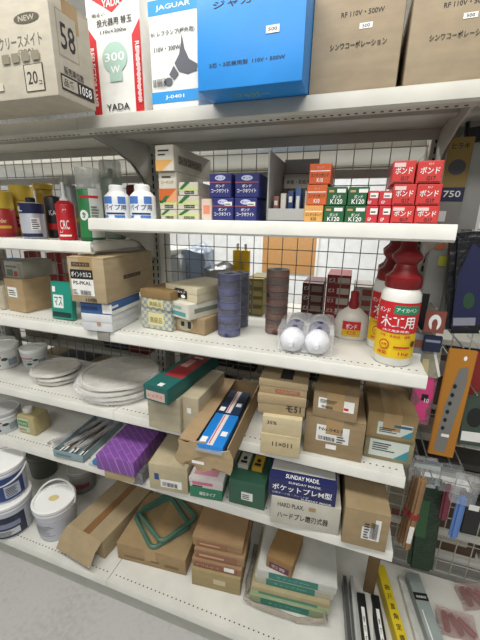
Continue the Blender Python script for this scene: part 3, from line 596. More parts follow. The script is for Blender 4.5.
# contents of torn carton: blade packs
for i, (x, y, zb, w_, l_, c, lb) in enumerate((
    (.052, -.006, .055, .07, .15, '#1f7fd0', 'bright blue blade pack lying topmost in the torn carton'),
    (.05, .155, .05, .068, .14, '#23344e', 'dark blue blade pack lying behind the bright blue one'),
    (.05, .01, .028, .07, .26, '#4a4d52', 'dark grey blade pack underneath the bright blue one'))):
    p = loc2(tcA, trz, x, y); r = tag(empty('blade_pack', (p[0], p[1], z4+zb+.001), trz), lb, 'blade pack')
    hgt = .022 if i < 2 else .022
    MB().box(0, 0, 0, w_, l_, hgt, 0, .002).build('body', M(c, .35), r)
    decal('printed_label', r, [('r', .38, .02, .22, .95, M('#e4d8d4', .4)), ('r', .42, .05, .04, .9, RED), ('r', .05, .06, .24, .16, PAP), ('r', .68, .3, .24, .14, PAP)] if i < 2 else [('r', .1, .0, .8, .04, PAP)], w_, l_, lambda a, b, l, hgt=hgt: (a, b, hgt+l))
    if i == 0: MB().box(-.002, -.006, .004, w_+.002, -.0005, .012, 0, .001).build('metal_edge', M('#c9ccd0', .3, 'plain', .8), r)
KC = M('#aa9674', .8, 'card'); KD = M('#9a8463', .8, 'card')
def pl_(w1=.55): return [('r', .2, .3, .6, .5, PAP)]+lines(.24, .36, .5, .36, 4)
boxp('cardboard_box', 'cream box at the bottom of the four box pile on fourth shelf', 'box', (260, 453), (299, 459), z4, 433, .17, M('#c4b48e', .7, 'card'), style='plain', front=[('t', '11×011', .3, .45, .5, .22, INK)])
zz = LAST['z']
carton('cardboard_box', 'cream box second from bottom in the four box pile', 'box', G(262, 432, zz), G(301, 438, zz), zz, .052, .17, M('#c9ba96', .7, 'card'), style='plain', front=[('t', '35%', .12, .55, .25, .2, INK)])
zz = LAST['z']
carton('cardboard_box', 'brown box marked in black pen, third up in the four box pile', 'box', G(257, 412, zz), G(305, 418, zz), zz, .055, .17, KC, style='lid', front=[('t', 'モ51', .6, .2, .3, .35, INK)])
zz = LAST['z']
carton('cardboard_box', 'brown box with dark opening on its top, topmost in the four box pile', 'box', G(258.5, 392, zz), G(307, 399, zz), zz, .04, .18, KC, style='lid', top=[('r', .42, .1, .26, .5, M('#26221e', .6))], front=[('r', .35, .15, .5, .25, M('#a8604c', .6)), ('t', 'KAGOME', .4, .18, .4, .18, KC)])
boxp('cardboard_box', 'larger brown box with white address label, at the bottom beside the four box pile', 'box', (303, 451), (361, 463), z4, 414, .2, M('#978262', .8, 'card'), style='carton', front=[('r', .2, .38, .55, .42, PAP), ('t', 'No.0453', .24, .66, .4, .08, INK), ('r', .38, .2, .18, .12, PAP)]+barcode(.24, .42, .28, .1)+lines(.55, .42, .16, .2, 3), maxy=-.02)
zz = LAST['z']
carton('cardboard_box', 'smaller brown box with white label, lying on the larger brown box', 'box', G(312, 415, zz), G(356, 424, zz), zz, .075, .16, KD, style='carton', front=[('r', .12, .36, .8, .42, PAP), ('r', .7, .42, .1, .1, RED)]+lines(.16, .58, .4, .16, 3)+barcode(.2, .4, .25, .1), maxy=-.02)
boxp('cardboard_box', 'flatter olive brown box with teal cornered label, at right end of fourth shelf', 'box', (363, 456), (411, 466), z4, 434, .2, M('#8a8262', .8, 'card'), style='plain', maxy=-.02, front=[('r', .1, .15, .8, .72, M('#c9d0c8', .5)), ('p', [(.62, .15), (.9, .15), (.9, .6)], M('#3a8a98', .5))]+lines(.16, .4, .5, .4, 4))
zz = LAST['z']
carton('cardboard_box', 'tall olive brown box with teal cornered label, on the flatter one', 'box', G(365.5, 435, zz), G(414.5, 444, zz), zz, .075, .22, M('#947e58', .8, 'card'), style='carton', maxy=-.02, front=[('r', .22, .15, .7, .5, M('#c9d0c8', .5)), ('r', .55, .5, .36, .1, M('#3a5f78', .5)), ('p', [(.7, .15), (.92, .15), (.92, .45)], M('#3a8a98', .5))]+lines(.26, .26, .4, .22, 3))

# ================================================================== fifth shelf
z5 = S5+.001
pail('putty_tub', 6, 427, z5, .062, .095, 'white putty tub with blue spot, at left end of fifth shelf', M('#c9cbd0', .4), 'tub', lid=M('#b9bab8', .5), items=gd(), handle=False, rz=.7)
x, y = G(33, 431, z5); r = tag(empty('wax_bottle', (x, y, z5)), 'yellowish rectangular bottle with white cap and green label, beside the putty tub', 'bottle')
MB().box(-.045, -.025, 0, .045, .05, .085, 0, .01).build('body', M('#b0a274', .35), r)
MB().lathe([(.018, .084), (.018, .1), (.015, .103), (0, .103)], 20, mat=T(-.02, .01, 0)).build('cap', WHI, r)
decal('printed_label', r, [('r', 0, 0, 1, 1, M('#b9c6a8', .5)), ('r', .05, .4, .9, .45, M('#5c8a5c', .5)), ('t', 'ワックス', .12, .5, .7, .22, WHI), ('r', .1, .1, .6, .1, M('#b06a60', .5))], .06, .06, lambda a, b, l: (a-.042, -.0252-l, b+.012))
SIL = M('#8e8c88', .35, 'plain', .5)
for i in range(6):
    x, y = G(40+i*6.5, 447+i*1.5, z5); r = tag(empty('file_pack', (x-.02, y+.03+.004*i, z5+.001+.0095*(i % 2)), math.radians(-22+i*2)), ['thin metal file in clear sleeve, leftmost of the loose fan on fifth shelf', 'thin metal file in clear sleeve, second of the fan from the left', 'thin metal file in clear sleeve, third of the fan from the left', 'thin metal file in clear sleeve, fourth of the fan from the left', 'thin metal file in clear sleeve, fifth of the fan beside the tray', 'thin metal file in clear sleeve, last of the fan touching the tray'][i], 'file')
    r.location.x = -.335+.028*i; r.location.y = -.275+.004*i
    MB().box(-.007, .02, .002, .007, .18, .006, 0, .001).build('blade', SIL, r)
    MB().box(-.006, -.02, .001, .006, .02, .008, 0, .002).build('handle', M('#6a5a48', .5), r)
    MB().box(-.011, -.03, 0, .011, .19, .0088, 0, .002).build('plastic_wrap', PLAST, r)
# open tray of sticks
A, B = Vector(G(54, 456, z5)), Vector(G(84, 463, z5)); wd = (B-A).length; rz = math.atan2((B-A).y, (B-A).x); dp = .24
r = tag(empty('display_tray', (A.x, A.y, z5), rz), 'open pale blue cardboard tray full of thin dark sticks, on fifth shelf', 'tray')
LB = M('#8fa3a8', .6, 'paper'); MB().box(0, 0, 0, wd, dp, .003).box(0, 0, 0, wd, .002, .03).box(0, 0, 0, .002, dp, .03).box(wd-.002, 0, 0, wd, dp, .03).box(0, dp-.002, 0, wd, dp, .03).build('body', LB, r)
decal('printed_label', r, [('r', .1, .3, .5, .3, M('#5f8088', .6))], wd, .03, lambda a, b, l: (a, -l, b))
for i in range(6):
    p = loc2(A, rz, .008+i*(wd-.02)/5, .02); s_ = tag(empty('metal_strip', (p[0], p[1], z5+.004+.008*(i % 2)), rz+math.radians(-3+i)), ['dark strip at left wall of the pale blue tray', 'dark strip second from left in the pale blue tray', 'dark strip third from left in the pale blue tray', 'dark strip fourth from left in the pale blue tray', 'dark strip fifth from left in the pale blue tray', 'dark strip at right wall of the pale blue tray'][i], 'strip')
    MB().box(-.004, 0, 0, .004, .205, .006, 0, .001).build('bar', M('#5a4c3c' if i % 2 else '#4c4640', .5), s_)
    decal('printed_label', s_, [('r', 0, 0, 1, .12, PAP)], .008, .2, lambda a, b, l: (a-.004, b, .006+l))
A = Vector(G(86, 464, z5)); r = tag(empty('spatula_pack', (A.x+.01, A.y+.0, z5+.001), rz+math.radians(-4)), 'clear pack of silver putty knife with blue card, right of pale blue tray', 'package')
MB().box(0, 0, 0, .06, .2, .004, 0, .001).build('backing_card', M('#b5b9bb', .5), r); MB().box(.02, .0, .004, .058, .035, .022, 0, .003).build('grip', M('#3a78a8', .4), r); MB().box(.012, .04, .005, .05, .17, .007).build('blade', SIL, r)
# purple parcel on a brown box
A, B = Vector(G(106, 478, z5)), Vector(G(135, 484, z5))
carton('cardboard_box', 'brown box underneath the purple patterned parcel', 'box', A+Vector((-.004, .0)), B, z5, .03, .22, KC, style='plain', maxy=-.03)
zz = LAST['z']; h = .05
rzp = math.radians(-3); r = carton('wrapped_parcel', 'bright purple parcel with pale diagonal print, on a brown box', 'parcel', A+Vector((-.03, -.004)), B+Vector((.006, -.006)), zz, .06, .23, M('#7c4a99', .4, 'purple'), style='plain', maxy=-.03, bev=.005)
x, y = G(144, 478, z5); r = tag(empty('screw_bag', (x, y, z5)), 'small clear bag of dark hardware between purple parcel and beige box', 'bag')
MB().hull([(sx*.017*(1-.3*t), sy*.035*(1-.3*t), .002+.035*t) for sx in (-1, 1) for sy in (-1, 1) for t in (0, 1)]).sub(3).warp(.006, 40).build('bag_film', M('#77777a', .12, 'crinkle', .3, 1, 60.), r)
boxp('cardboard_box', 'long beige box with small blue logo, right of the purple parcel', 'box', (150, 488), (188, 495), z5, 463, .24, M('#b8ab8c', .7, 'paper'), style='plain', maxy=-.03, front=[('r', .14, .4, .12, .25, M('#2c4a80', .5)), ('r', .3, .15, .55, .3, PAP)]+barcode(.34, .2, .4, .16))
zb_ = LAST['z']
boxp('sponge_box', 'green box with white lettering under the pink box', 'box', (190, 496), (222, 502), z5, 486, .16, M('#2f7d5c', .5), style='plain', maxy=-.05, front=[('t', '細目タイプ', .3, .3, .5, .35, WHI)])
zz = LAST['z']
carton('sponge_box', 'white and pink box lying on the green lettered box', 'box', G(189, 486, zz), G(223, 492, zz), zz, .035, .17, M('#d8d2cf', .5, 'paper'), style='lid', maxy=-.05, front=[('r', .1, .35, .6, .3, M('#cf6f8c', .5)), ('r', .1, .1, .3, .12, INK)], top=[('r', .1, .1, .7, .4, M('#cf8fa0', .5))])
boxp('tool_box', 'dark green box with small white label, holding two small packs on top', 'box', (229, 502), (264, 511), z5, 478, .21, M('#35604c', .45, 'paper'), style='plain', maxy=-.04, front=[('r', .35, .25, .32, .32, PAP)]+lines(.38, .3, .25, .22, 3))
zz = LAST['z']; rt = LAST['root']; A = Vector(rt.location[:2]); rz = rt.rotation_euler[2]
for x, c, lb in ((.012, '#d5d2c4', 'small white and black pack on top of the dark green box'), (.058, '#cfa63a', 'small yellow and black pack on top of the dark green box')):
    p = loc2(A, rz, x, .05); r = tag(empty('bit_pack', (p[0], p[1], zz), rz), lb, 'package')
    MB().box(0, 0, 0, .034, .11, .016, 0, .002).build('body', M(c, .45), r)
    decal('printed_label', r, [('r', .1, .55, .8, .38, BLK), ('e', .5, .3, .2, .08, INK), ('r', .2, .08, .6, .1, INK)], .034, .11, lambda a, b, l: (a, b, .016+l))
WB2 = M('#c3bfb2', .55, 'paper')
boxp('plate_box', 'white box lettered HARD PLAX under the navy box, jutting over the shelf edge', 'box', (270, 522), (338, 536), z5, 496, .27, WB2, style='plain', bev=.003, maxy=-.02, front=[('t', 'HARD PLAX.', .1, .68, .38, .16, INK), ('t', 'ハードプレ磨刃式器', .1, .26, .74, .24, INK), ('r', .55, .7, .1, .14, M('#a88a60', .5))])
zz = LAST['z']
carton('plate_box', 'navy and white box with large Japanese lettering and an M, lying on white box', 'box', G(268, 494, zz), G(335, 508, zz), zz, .062, .27, M('#252a5c', .5), style='plain', bev=.003, maxy=-.02, lidmat=None, front=[('t', 'ポケットプレM型', .06, .36, .88, .34, WHI), ('t', 'SUNDAY MADE.', .3, .82, .48, .12, WHI), ('t', '石膏ボード用・プレート型', .06, .16, .55, .12, M('#aab0d0', .5)), ('t', 'SUNDAY MADE', .5, .05, .44, .09, WHI)],
    top=[('r', .02, .1, .96, .86, M('#c9c8c2', .5)), ('r', .0, .0, 1, .12, M('#252a5c', .5)), ('t', 'SUNDAY MADE.', .25, .02, .5, .06, WHI), ('t', 'イデ', .6, .25, .2, .1, INK)])
A = Vector(G(344, 537, z5)); 
carton('cardboard_box', 'tall plain kraft box with white barcode label, tilted over the right edge of fifth shelf', 'box', G(341, 542, z5), G(385, 553, z5), z5, .122, .27, M('#a08b69', .8, 'card'), style='carton', maxy=None, bev=.002, tapemat=M('#a08b69', .5), front=[('r', .42, .25, .4, .58, PAP)]+barcode(.6, .3, .16, .44)+lines(.46, .31, .12, .45, 6))

# ================================================================== bottom deck
z6 = S6+.001
bl = lambda: [('r', 0, .0, 1, .95, M('#2c3f78', .45)), ('r', .3, .55, .25, .25, M('#a83f48', .5)), ('r', .62, .1, .28, .5, M('#b9bfd0', .5)), ('t', '水性', .12, .35, .22, .25, WHI)]+lines(.64, .15, .22, .4, 6)
dl_ = lambda: [('r', .1, .0, .8, .85, M('#2a2d44', .45)), ('r', .3, .4, .5, .2, M('#8088a0', .5)), ('r', .35, .08, .42, .25, M('#c8cad0', .5))]+lines(.4, .1, .3, .2, 4)
pail('paint_bucket', 13, 524, z6, .085, .16, 'white paint bucket with dark label, bottom of the stack at the left edge', M('#c9ccd4', .4), 'bucket', items=dl_(), handle=False, rz=.6)
lx, ly = G(13, 524, z6)
r = pail('paint_bucket', 13, 0, z6+.1605, .082, .15, 'paint bucket with blue label and white lid, stacked on the dark labelled one', M('#c9ccd8', .4), 'bucket', items=bl(), htilt=-.5, y=ly+.0, rz=.6)
r.location.x = lx-.010; r.location.y = ly+.012
pail('paint_bucket', 59, 527, z6, .077, .155, 'white bucket with yellow spot on its lid and raised handle', M('#cbccd2', .4), 'bucket', items=[('r', .1, .1, .8, .7, M('#bdbec6', .5))]+lines(.2, .2, .5, .5, 7, M('#8d8f98', .5)), htilt=2.25, rz=.3)
decal('lid_label', [o for o in COL.objects if o.get('label', '').startswith('white bucket with yellow')][0], [('e', .5, .5, .2, .16, M('#d8c48a', .5))], .1, .1, lambda a, b, l: (a-.05, b-.05, .1505+l))
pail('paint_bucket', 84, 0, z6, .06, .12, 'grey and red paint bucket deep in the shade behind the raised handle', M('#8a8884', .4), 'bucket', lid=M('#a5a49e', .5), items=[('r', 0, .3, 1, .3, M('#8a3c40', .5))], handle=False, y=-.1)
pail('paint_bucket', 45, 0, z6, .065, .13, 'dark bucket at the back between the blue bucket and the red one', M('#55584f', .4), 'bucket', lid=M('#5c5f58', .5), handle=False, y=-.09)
FB = M('#a39070', .8, 'card')
A, B = Vector(G(62, 541, z6)), Vector(G(112, 566, z6))
r = carton('cardboard_box', 'wide flat kraft carton with brown tape stripe, front flap hanging open, beside white bucket', 'box', (-.235, -.345), (-.06, -.365), z6, .085, .29, FB, style='plain', maxy=-.03, bev=.002)
wd = LAST['w']; dd = LAST['d']
MB().box(wd*.42, -.001, .0846, wd*.42+.032, dd, .0862).build('tape', M('#86633f', .35), r)
MB().prism([(0, .086), (-.035, .07), (-.065, .03), (-.066, .032), (-.036, .073), (-.001, .0885)], 0, wd, 'x').build('flap', FB, r)
boxp('cardboard_box', 'brown carton carrying the green plastic frames, on the bottom deck', 'box', (118, 558), (186, 576), z6, 543, .25, M('#9d8560', .8, 'card'), style='carton', maxy=-.02, bev=.003, front=[('r', .1, .25, .3, .1, M('#7c6240', .7)), ('r', .5, .3, .12, .12, M('#7c6240', .7)), ('r', .7, .22, .2, .14, M('#7c6240', .7))])
zz = LAST['z']; rt = LAST['root']
for i, (dx, dy, an, lb) in enumerate(((0, 0, -35, 'green rounded plastic frame, lower of two lying on brown carton'), (.012, .02, -28, 'green rounded plastic frame, upper of two lying on brown carton'))):
    r = tag(empty('green_frame_tray', (rt.location.x+.115+dx, rt.location.y+.135+dy, zz+.001+i*.0135), math.radians(an)), lb, 'frame')
    def rr(a, b, c, n=6):
        o = []
        for cx, cy, t0 in ((a-c, b-c, 0), (-a+c, b-c, 90), (-a+c, -b+c, 180), (a-c, -b+c, 270)):
            for k in range(n+1): t = math.radians(t0+90*k/n); o.append((cx+c*math.cos(t), cy+c*math.sin(t), .006))
        return o
    MB().tube(rr(.09, .08, .022), .0085, 8, closed=True).build('rim', M('#4a6e5e', .4), r)
    MB().tube([(a*.93, b*.93, .002) for a, b, c in rr(.09, .08, .022)], .0025, 6, closed=True).build('inner_ledge', M('#55806c', .4), r)
for i, (v0, h_, c, lb, it) in enumerate(((0, .075, '#a08f66', 'lowest carton of the four box tower in the middle of bottom deck', [('r', .45, .35, .25, .3, M('#c0b392', .6))]), (0, .035, '#9c7a5c', 'reddish printed carton second from bottom of the tower', [('r', .06, .15, .85, .6, M('#8a5a4a', .6)), ('r', .65, .3, .2, .5, PAP), ('t', 'ドリルビス', .1, .3, .45, .3, M('#c9a07c', .6))]),
    (0, .04, '#9e7f5e', 'reddish printed carton third from bottom of the tower', [('r', .05, .1, .8, .7, M('#8f6450', .6)), ('r', .1, .3, .5, .2, M('#c9a07c', .6))]), (0, .04, '#a2835f', 'reddish printed carton on top of the tower', [('r', .1, .1, .6, .6, M('#94694f', .6)), ('r', .15, .3, .4, .15, M('#c9a07c', .6))]))):
    if i == 0: zz = z6; A = Vector(G(192, 584, z6)); B = Vector(G(240, 596, z6))
    o_ = Vector((.002*i*(-1)**i, .008*i))
    carton('cardboard_box', lb, 'box', A+o_, B+o_+Vector((.004*(i > 0), 0)), zz, h_, .2-.01*i, M(c, .8, 'card'), style='lid' if i else 'plain', maxy=-.02, front=it); zz = LAST['z']
# pile of white boxes with teal bands inside one clear wrap
TL = M('#2f7a6c', .45); zz = z6
PA = Vector(G(249, 601, z6)); PB = Vector(G(328, 622, z6))
MBx = MB().hull([(sx, sy, sz) for sx in (-.012, .25) for sy in (-.012, .27) for sz in (0.0005, .018)]).sub(6).warp(.004, 30)
for i, (c, ox, oy, lb) in enumerate((('#8f9a78', 0, 0, 'green cream patterned box at the bottom of the wrapped pile'), ('#a89c78', .004, .006, 'cream box with green sprig print, second up in wrapped pile'), ('#bcb9a8', .012, .02, 'pale box with teal band, third up in the wrapped pile'), ('#c9c9c2', .02, .018, 'white box with teal band, top of the wrapped pile'))):
    b_ = [('r', .15, .1, .62, .8, TL), ('t', 'キャップ PVC', .25, .35, .42, .25, M('#7fb5a6', .5))] if i != 1 else [('r', 0, 0, 1, .5, M('#a9b48c', .5)), ('r', .1, .2, .75, .3, M('#4a8a70', .5))]
    carton('tile_box', lb, 'box', PA+Vector((ox, oy)), PB+Vector((ox-.004, oy)), zz, .033, .23, M(c, .55, 'paper'), style='lid' if i > 1 else 'plain', front=b_, maxy=-.02); zz = LAST['z']; root = LAST['root']
r = tag(empty('plastic_bag', (PA.x, PA.y, z6), math.atan2((PB-PA).y, (PB-PA).x)), 'opened clear plastic bag crumpled round the foot of the tile box pile', 'bag')
MB().tube([(-.01, .2, .01), (-.012, .05, .02), (-.014, -.012, .03), (.05, -.02, .012), (.13, -.022, .01), (.2, -.02, .012), (.248, -.014, .03), (.25, .06, .02), (.25, .2, .01)], .008, 8).sub(1).warp(.008, 40).build('bag_film', M('#b5aa9a', .15, 'crinkle', 0, .55, 60.), r)
p = PA+Vector((.045, .035)); carton('cardboard_box', 'small open brown box with purple label on top of the tile boxes', 'box', p, p+Vector((.088, -.012)), zz, .05, .13, M('#94744a', .8, 'card'), style='tuck', maxy=-.03, front=[('r', .12, .12, .76, .45, M('#5c3050', .5)), ('t', '石膏', .2, .2, .55, .26, M('#c9b0a8', .5))])

# ================================================================== right bay without shelves: goods hanging on the mesh and lying on the deck
def hang(name, label, cat, pt, pb, y, wd, th, mat, items=None, bev=.002, body='body', taper=1., group=None, dx=0.):
    """hangs in the plane y from the place seen at pixel pt down to the one seen at pb"""
    a, b = Vector(W(*pt, y)), Vector(W(*pb, y)); L = (a-b).length; an = math.atan2(b.x-a.x, a.z-b.z)
    r = tag(empty(name, (a.x+dx, y, a.z)), label, cat, group); r.rotation_euler = (0, -an, 0)
    MB().prism([(-wd/2, 0), (wd/2, 0), (wd/2*taper, -L), (-wd/2*taper, -L)], 0, th, 'y', bev=bev).build(body, mat, r)
    if items: decal('printed_label', r, items, wd, L, lambda p, q, l: (p-wd/2, -l, q-L))
    return r, L
def hook(par, L=.16, z=0., x=0.): MB().tube([(x, .008, z+.004), (x, L, z+.004)], .0022, 8).build('hook', M('#c5c6c4', .3, 'plain', .8), par)
GY = M('#92918b', .5, 'paint'); GD = M('#a58a3a', .45)
r, L = hang('level_tool', 'long grey boxed level printed 750 hanging beside the glue bottles', 'tool', (463, 137), (423, 338), -.12, .052, .02, GY,
    [('r', 0, .78, 1, .22, M('#8a7436', .5)), ('e', .5, .87, .36, .035, M('#4a4a4c', .5)), ('t', 'ヒラキ', .15, .95, .7, .025, BLK), ('r', 0, .715, 1, .065, M('#1d2848', .5)), ('t', '750', .14, .735, .72, .03, WHI), ('r', .12, .62, .3, .05, WHI), ('e', .4, .5, .3, .02, M('#b8643c', .5)), ('r', .5, .4, .35, .05, M('#c0c23c', .5)), ('r', .1, .05, .32, .2, BLK)])
hook(r, .13)
decal('printed_label', r, [('t', 'ZSU750', 0, 0, 1, 1, GY)], L*.16, .011, lambda a, b, l: (-.013+.006-b, -.0016-l, -L*.92+a))
r, L = hang('level_tool', 'second long grey tool in a clear sleeve with white edge, right of the 750 level', 'tool', (482, 142), (447, 330), -.10, .055, .018, M('#a3a29c', .5, 'paint'), [('r', .86, .0, .12, 1, WHI), ('r', .5, .42, .2, .1, BLK), ('r', .1, .3, .25, .07, M('#5a5955', .5))])
hook(r, .11)
r, L = hang('tool_bag', 'black and dark blue bagged tool hanging at the right frame edge', 'bag', (474, 232), (466, 335), -.19, .085, .045, M('#1a1b20', .3, 'crinkle', 0, 1, 30.), [('p', [(.1, .08), (.85, .12), (.95, .75), (.5, .9), (.2, .6)], M('#23264a', .4)), ('e', .5, .35, .14, .08, M('#2c4a34', .4)), ('r', .15, .1, .55, .08, M('#8a8c9a', .4))], bev=.012)
hook(r, .2)
r, L = hang('magnet_card', 'brown red card with a white horseshoe magnet symbol, above the pink pack', 'card', (437, 311), (433, 333), -.2, .046, .003, M('#8a4a40', .5), [('e', .5, .48, .3, .36, WHI), ('e', .5, .42, .14, .22, M('#8a4a40', .5)), ('r', .38, .1, .24, .3, M('#8a4a40', .5))], bev=.0008)
hook(r, .2)
r, L = hang('fastener_pack', 'navy card pack directly below the horseshoe magnet card', 'package', (434, 336), (431, 352), -.195, .042, .008, M('#1d2440', .5), [('r', .1, .6, .8, .15, M('#8a8ca0', .5))]); hook(r, .2)
r, L = hang('fastener_pack', 'clear and brown narrow pack left of the navy card pack', 'package', (421, 334), (414, 372), -.185, .03, .012, M('#9aa0a4', .2, 'crinkle', 0, .7, 40.), [('r', .1, .65, .8, .2, M('#7c4a38', .5)), ('r', .1, .2, .7, .3, PAP)]); hook(r, .19)
r, L = hang('fastener_pack', 'crumpled clear pack of yellowish parts above the pink pack', 'package', (431, 346), (427, 378), -.175, .052, .02, M('#b5b09a', .2, 'crinkle', 0, .75, 40.), [('r', .2, .1, .3, .5, M('#c9bc8c', .5)), ('p', [(.6, .9), (.7, .95), (1.1, .1), (1.0, .05)], WHI)]); hook(r, .18)
r, L = hang('glove_pack', 'bright pink padded pack hanging left of the orange saw', 'package', (428, 370), (417, 424), -.17, .056, .022, M('#a86c7c', .3, 'crinkle', 0, .8, 40.), [('p', [(.15, .05), (.8, .1), (.75, .3), (.95, .55), (.8, .9), (.2, .85), (.1, .6), (.45, .45), (.2, .3)], M('#e0488a', .45)), ('r', .45, .45, .3, .12, BLK), ('t', '10', .6, .42, .2, .08, WHI)]); hook(r, .18)
r, L = hang('saw', 'orange backed folding saw card with a row of dark teeth marks', 'saw', (464, 350), (440, 456), -.2, .062, .008, M('#b07526', .45), [('p', [(.2, .05), (.62, .04), (.85, .7), (.8, .86), (.5, .84), (.25, .5)], M('#8c8a86', .35, 'plain', .5)), ('e', .62, .93, .06, .02, WHI)]+[('e', .36+.02*i, .28+.08*i, .07, .02, BLK) for i in range(6)]+[('r', .35, .2, .3, .03, PAP), ('t', 'SAW', .3, .1, .3, .03, BLK)] if False else
    [('p', [(.2, .05), (.62, .04), (.85, .7), (.8, .86), (.5, .84), (.25, .5)], M('#8c8a86', .35, 'plain', .5)), ('e', .62, .93, .06, .02, WHI)]+[('e', .36+.02*i, .28+.08*i, .07, .02, BLK) for i in range(6)]+[('r', .35, .2, .3, .03, PAP)]); hook(r, .2)
r, L = hang('blade_card', 'red and white hanging card half hidden right of the orange saw', 'card', (482, 352), (466, 428), -.12, .07, .006, M('#8a2a28', .5), [('r', .5, .1, .45, .4, M('#4c5a4c', .5)), ('r', .1, .05, .8, .12, PAP)]); hook(r, .13)
tr_ = tag(empty('hook_tray', (W(450, 460, -.06)[0], 0, W(450, 460, -.06)[2])), 'dark metal tray ledge fixed on the mesh under the orange saw', 'tray')
MB().box(-.09, -.1, 0, .2, .016, .006, 0, .001).box(-.09, -.1, 0, .2, -.096, .025).build('ledge', M('#2e2c2a', .5), tr_)
r, L = hang('blister_pack', 'clear empty blister pack bulging above the wooden handles', 'package', (428, 462), (424, 490), -.22, .08, .035, M('#d5dade', .08, 'crinkle', 0, .18, 30.), [('r', .1, .75, .8, .15, M('#a9b0ae', .5))], bev=.012); hook(r, .23)
for i, (pt, pb, y, w_, c, lb) in enumerate((((424, 480), (406, 552), -.26, .02, '#947250', 'light wooden handle held with red tape, front one of two'), ((418, 478), (400, 545), -.225, .02, '#7a5a3c', 'darker wooden handle just behind the light one'))):
    r, L = hang('striking_tool', lb, 'tool', pt, pb, y, w_, .02, M(c, .55, 'card'), bev=.006); MB().box(-w_*.55, -.001, -L*.55, w_*.55, .021, -L*.47, 0, .004).build('red_band', M('#8c2a28', .4), r)
    if i == 0: decal('printed_label', r, [('r', .2, .1, .6, .8, PAP)], w_, L*.3, lambda p, q, l, w_=w_, L=L: (p-w_/2, -l-.0005, q-L*.9))
    hook(r, .24)
r, L = hang('rope_pack', 'long dark green pack hanging behind the wooden handles', 'package', (433, 482), (420, 572), -.13, .075, .03, M('#18331f', .4, 'crinkle', 0, 1, 30.), [('r', .1, .4, .4, .4, M('#2f5a34', .5))], bev=.01); hook(r, .14)
for pt, pb, c, lb in (((450, 486), (443, 522), '#7c3444', 'dark red handled brush in clear pack, left of the blue one'), ((464, 498), (453, 540), '#5a7cb8', 'light blue handled brush hanging right of the red one')):
    r, L = hang('paint_brush', lb, 'brush', pt, pb, -.16 if c[1] == '7' else -.24, .022, .016, M(c, .4), bev=.006)
    MB().hull([(sx*.028, yy, zz_) for sx in (-1, 1) for yy in (-.004, .02) for zz_ in (.06, -.02)]).sub(3).warp(.005, 30).build('blister', M('#d5dade', .08, 'crinkle', 0, .18, 30.), r); hook(r, .2, .05)
# long goods lying front to back on the right deck
ZC = S6-.019
def longbox(name, label, cat, near, far, z, w_, h, mat, top=None, lift=0., maxlen=.42, front=None):
    A = Vector(G(*near, z+h)); K = Vector(G(*far, z+h)); d = (K-A); L = min(d.length, maxlen); d.normalize()
    r = carton(name, label, cat, A, A+Vector((d.y, -d.x))*w_, z, h, L, mat, style='plain', maxy=None, top=top, front=front); return r
vt_ = lambda s, c, x=.3, w_=.4, y0=.1, st=.1: [('t', ch, x, y0+st*(len(s)-1-i), w_, st*.6, c) for i, ch in enumerate(s)]
longbox('blade_box', 'black slim box with white label strip, left of two beside the brown board', 'box', (364, 655), (357, 592), ZC, .026, .03, BLK, top=[('r', .3, .1, .4, .65, PAP)]+vt_('替刃式', INK, .4, .2, .2, .15))
longbox('blade_box', 'black slim box with white label strip, next to the yellow one', 'box', (381, 658), (371, 594), ZC, .026, .03, BLK, top=[('r', .3, .1, .4, .65, PAP)]+vt_('替刃式', INK, .4, .2, .2, .15))
longbox('ruler_box', 'long yellow box with black vertical lettering lying on the right deck', 'box', (402, 655), (376, 564), ZC, .030, .05, M('#d8be24', .45), top=vt_('曲尺直角定規', BLK, .25, .5, .12, .11), maxlen=.34)
longbox('pipe_pack', 'long pale grey tube pack with black band, right of the yellow box', 'package', (434, 655), (406, 572), ZC, .045, .035, M('#9aa5a2', .3, 'paint'), top=[('r', 0, .62, 1, .1, BLK), ('t', 'SUNRISE', .15, .65, .7, .03, WHI), ('r', .2, .1, .1, .4, PAP)], maxlen=.34)
longbox('pipe_pack', 'slim white pack squeezed between the yellow box and grey tube pack', 'package', (419, 650), (398, 575), ZC, .016, .02, M('#c9c9c2', .35, 'crinkle', 0, 1, 30.), maxlen=.32)
longbox('glass_pack', 'long dark grey flat pack lying beside the wrapped tile pile on the bottom deck', 'package', (349, 655), (343, 575), S6+.001, .012, .05, M('#4c4e4e', .3, 'paint'))
longbox('glass_pack', 'long pale grey flat pack between the dark flat pack and black boxes', 'package', (357, 655), (350, 575), S6+.001, .010, .045, M('#b0b2b0', .3, 'paint'))
r = tag(empty('cardboard_strip', (G(363, 592, S6)[0], G(363, 592, S6)[1], S6+.003)), 'narrow brown board standing on end below the tilted kraft box', 'board'); r.rotation_euler = (math.radians(3), 0, 0)
MB().box(0, 0, 0, .035, .012, .20, 0, .001).sub(1).warp(.0012, 20).build('body', M('#6e5838', .8, 'card'), r)
for i, (u, v, ln) in enumerate(((455, 628, .09), (474, 600, .085))):
    x, y = G(u, v, ZC); r = tag(empty('hardware_bag', (x, y, ZC+.001), .3*i), ['clear bag of red brown parts lying at the front of right deck', 'clear bag of dark red parts at the right frame edge of deck'][i], 'bag')
    MB().hull([(sx*ln*.6, sy*.035, sz) for sx in (-1, 1) for sy in (-1, 1) for sz in (.0, .03)]).sub(4).warp(.008, 30).build('bag_film', M('#c9a9a4', .1, 'crinkle', 0, .35, 30.), r)
    for k in range(3):
        m = T(-.03+.03*k, 0, .016) @ RZ(.4*k) @ RX(math.radians(90)); MB().lathe([(.009, -.028), (.010, 0), (.009, .028)], 14, mat=m).build('red_part', M('#7c2a2c', .4), r)

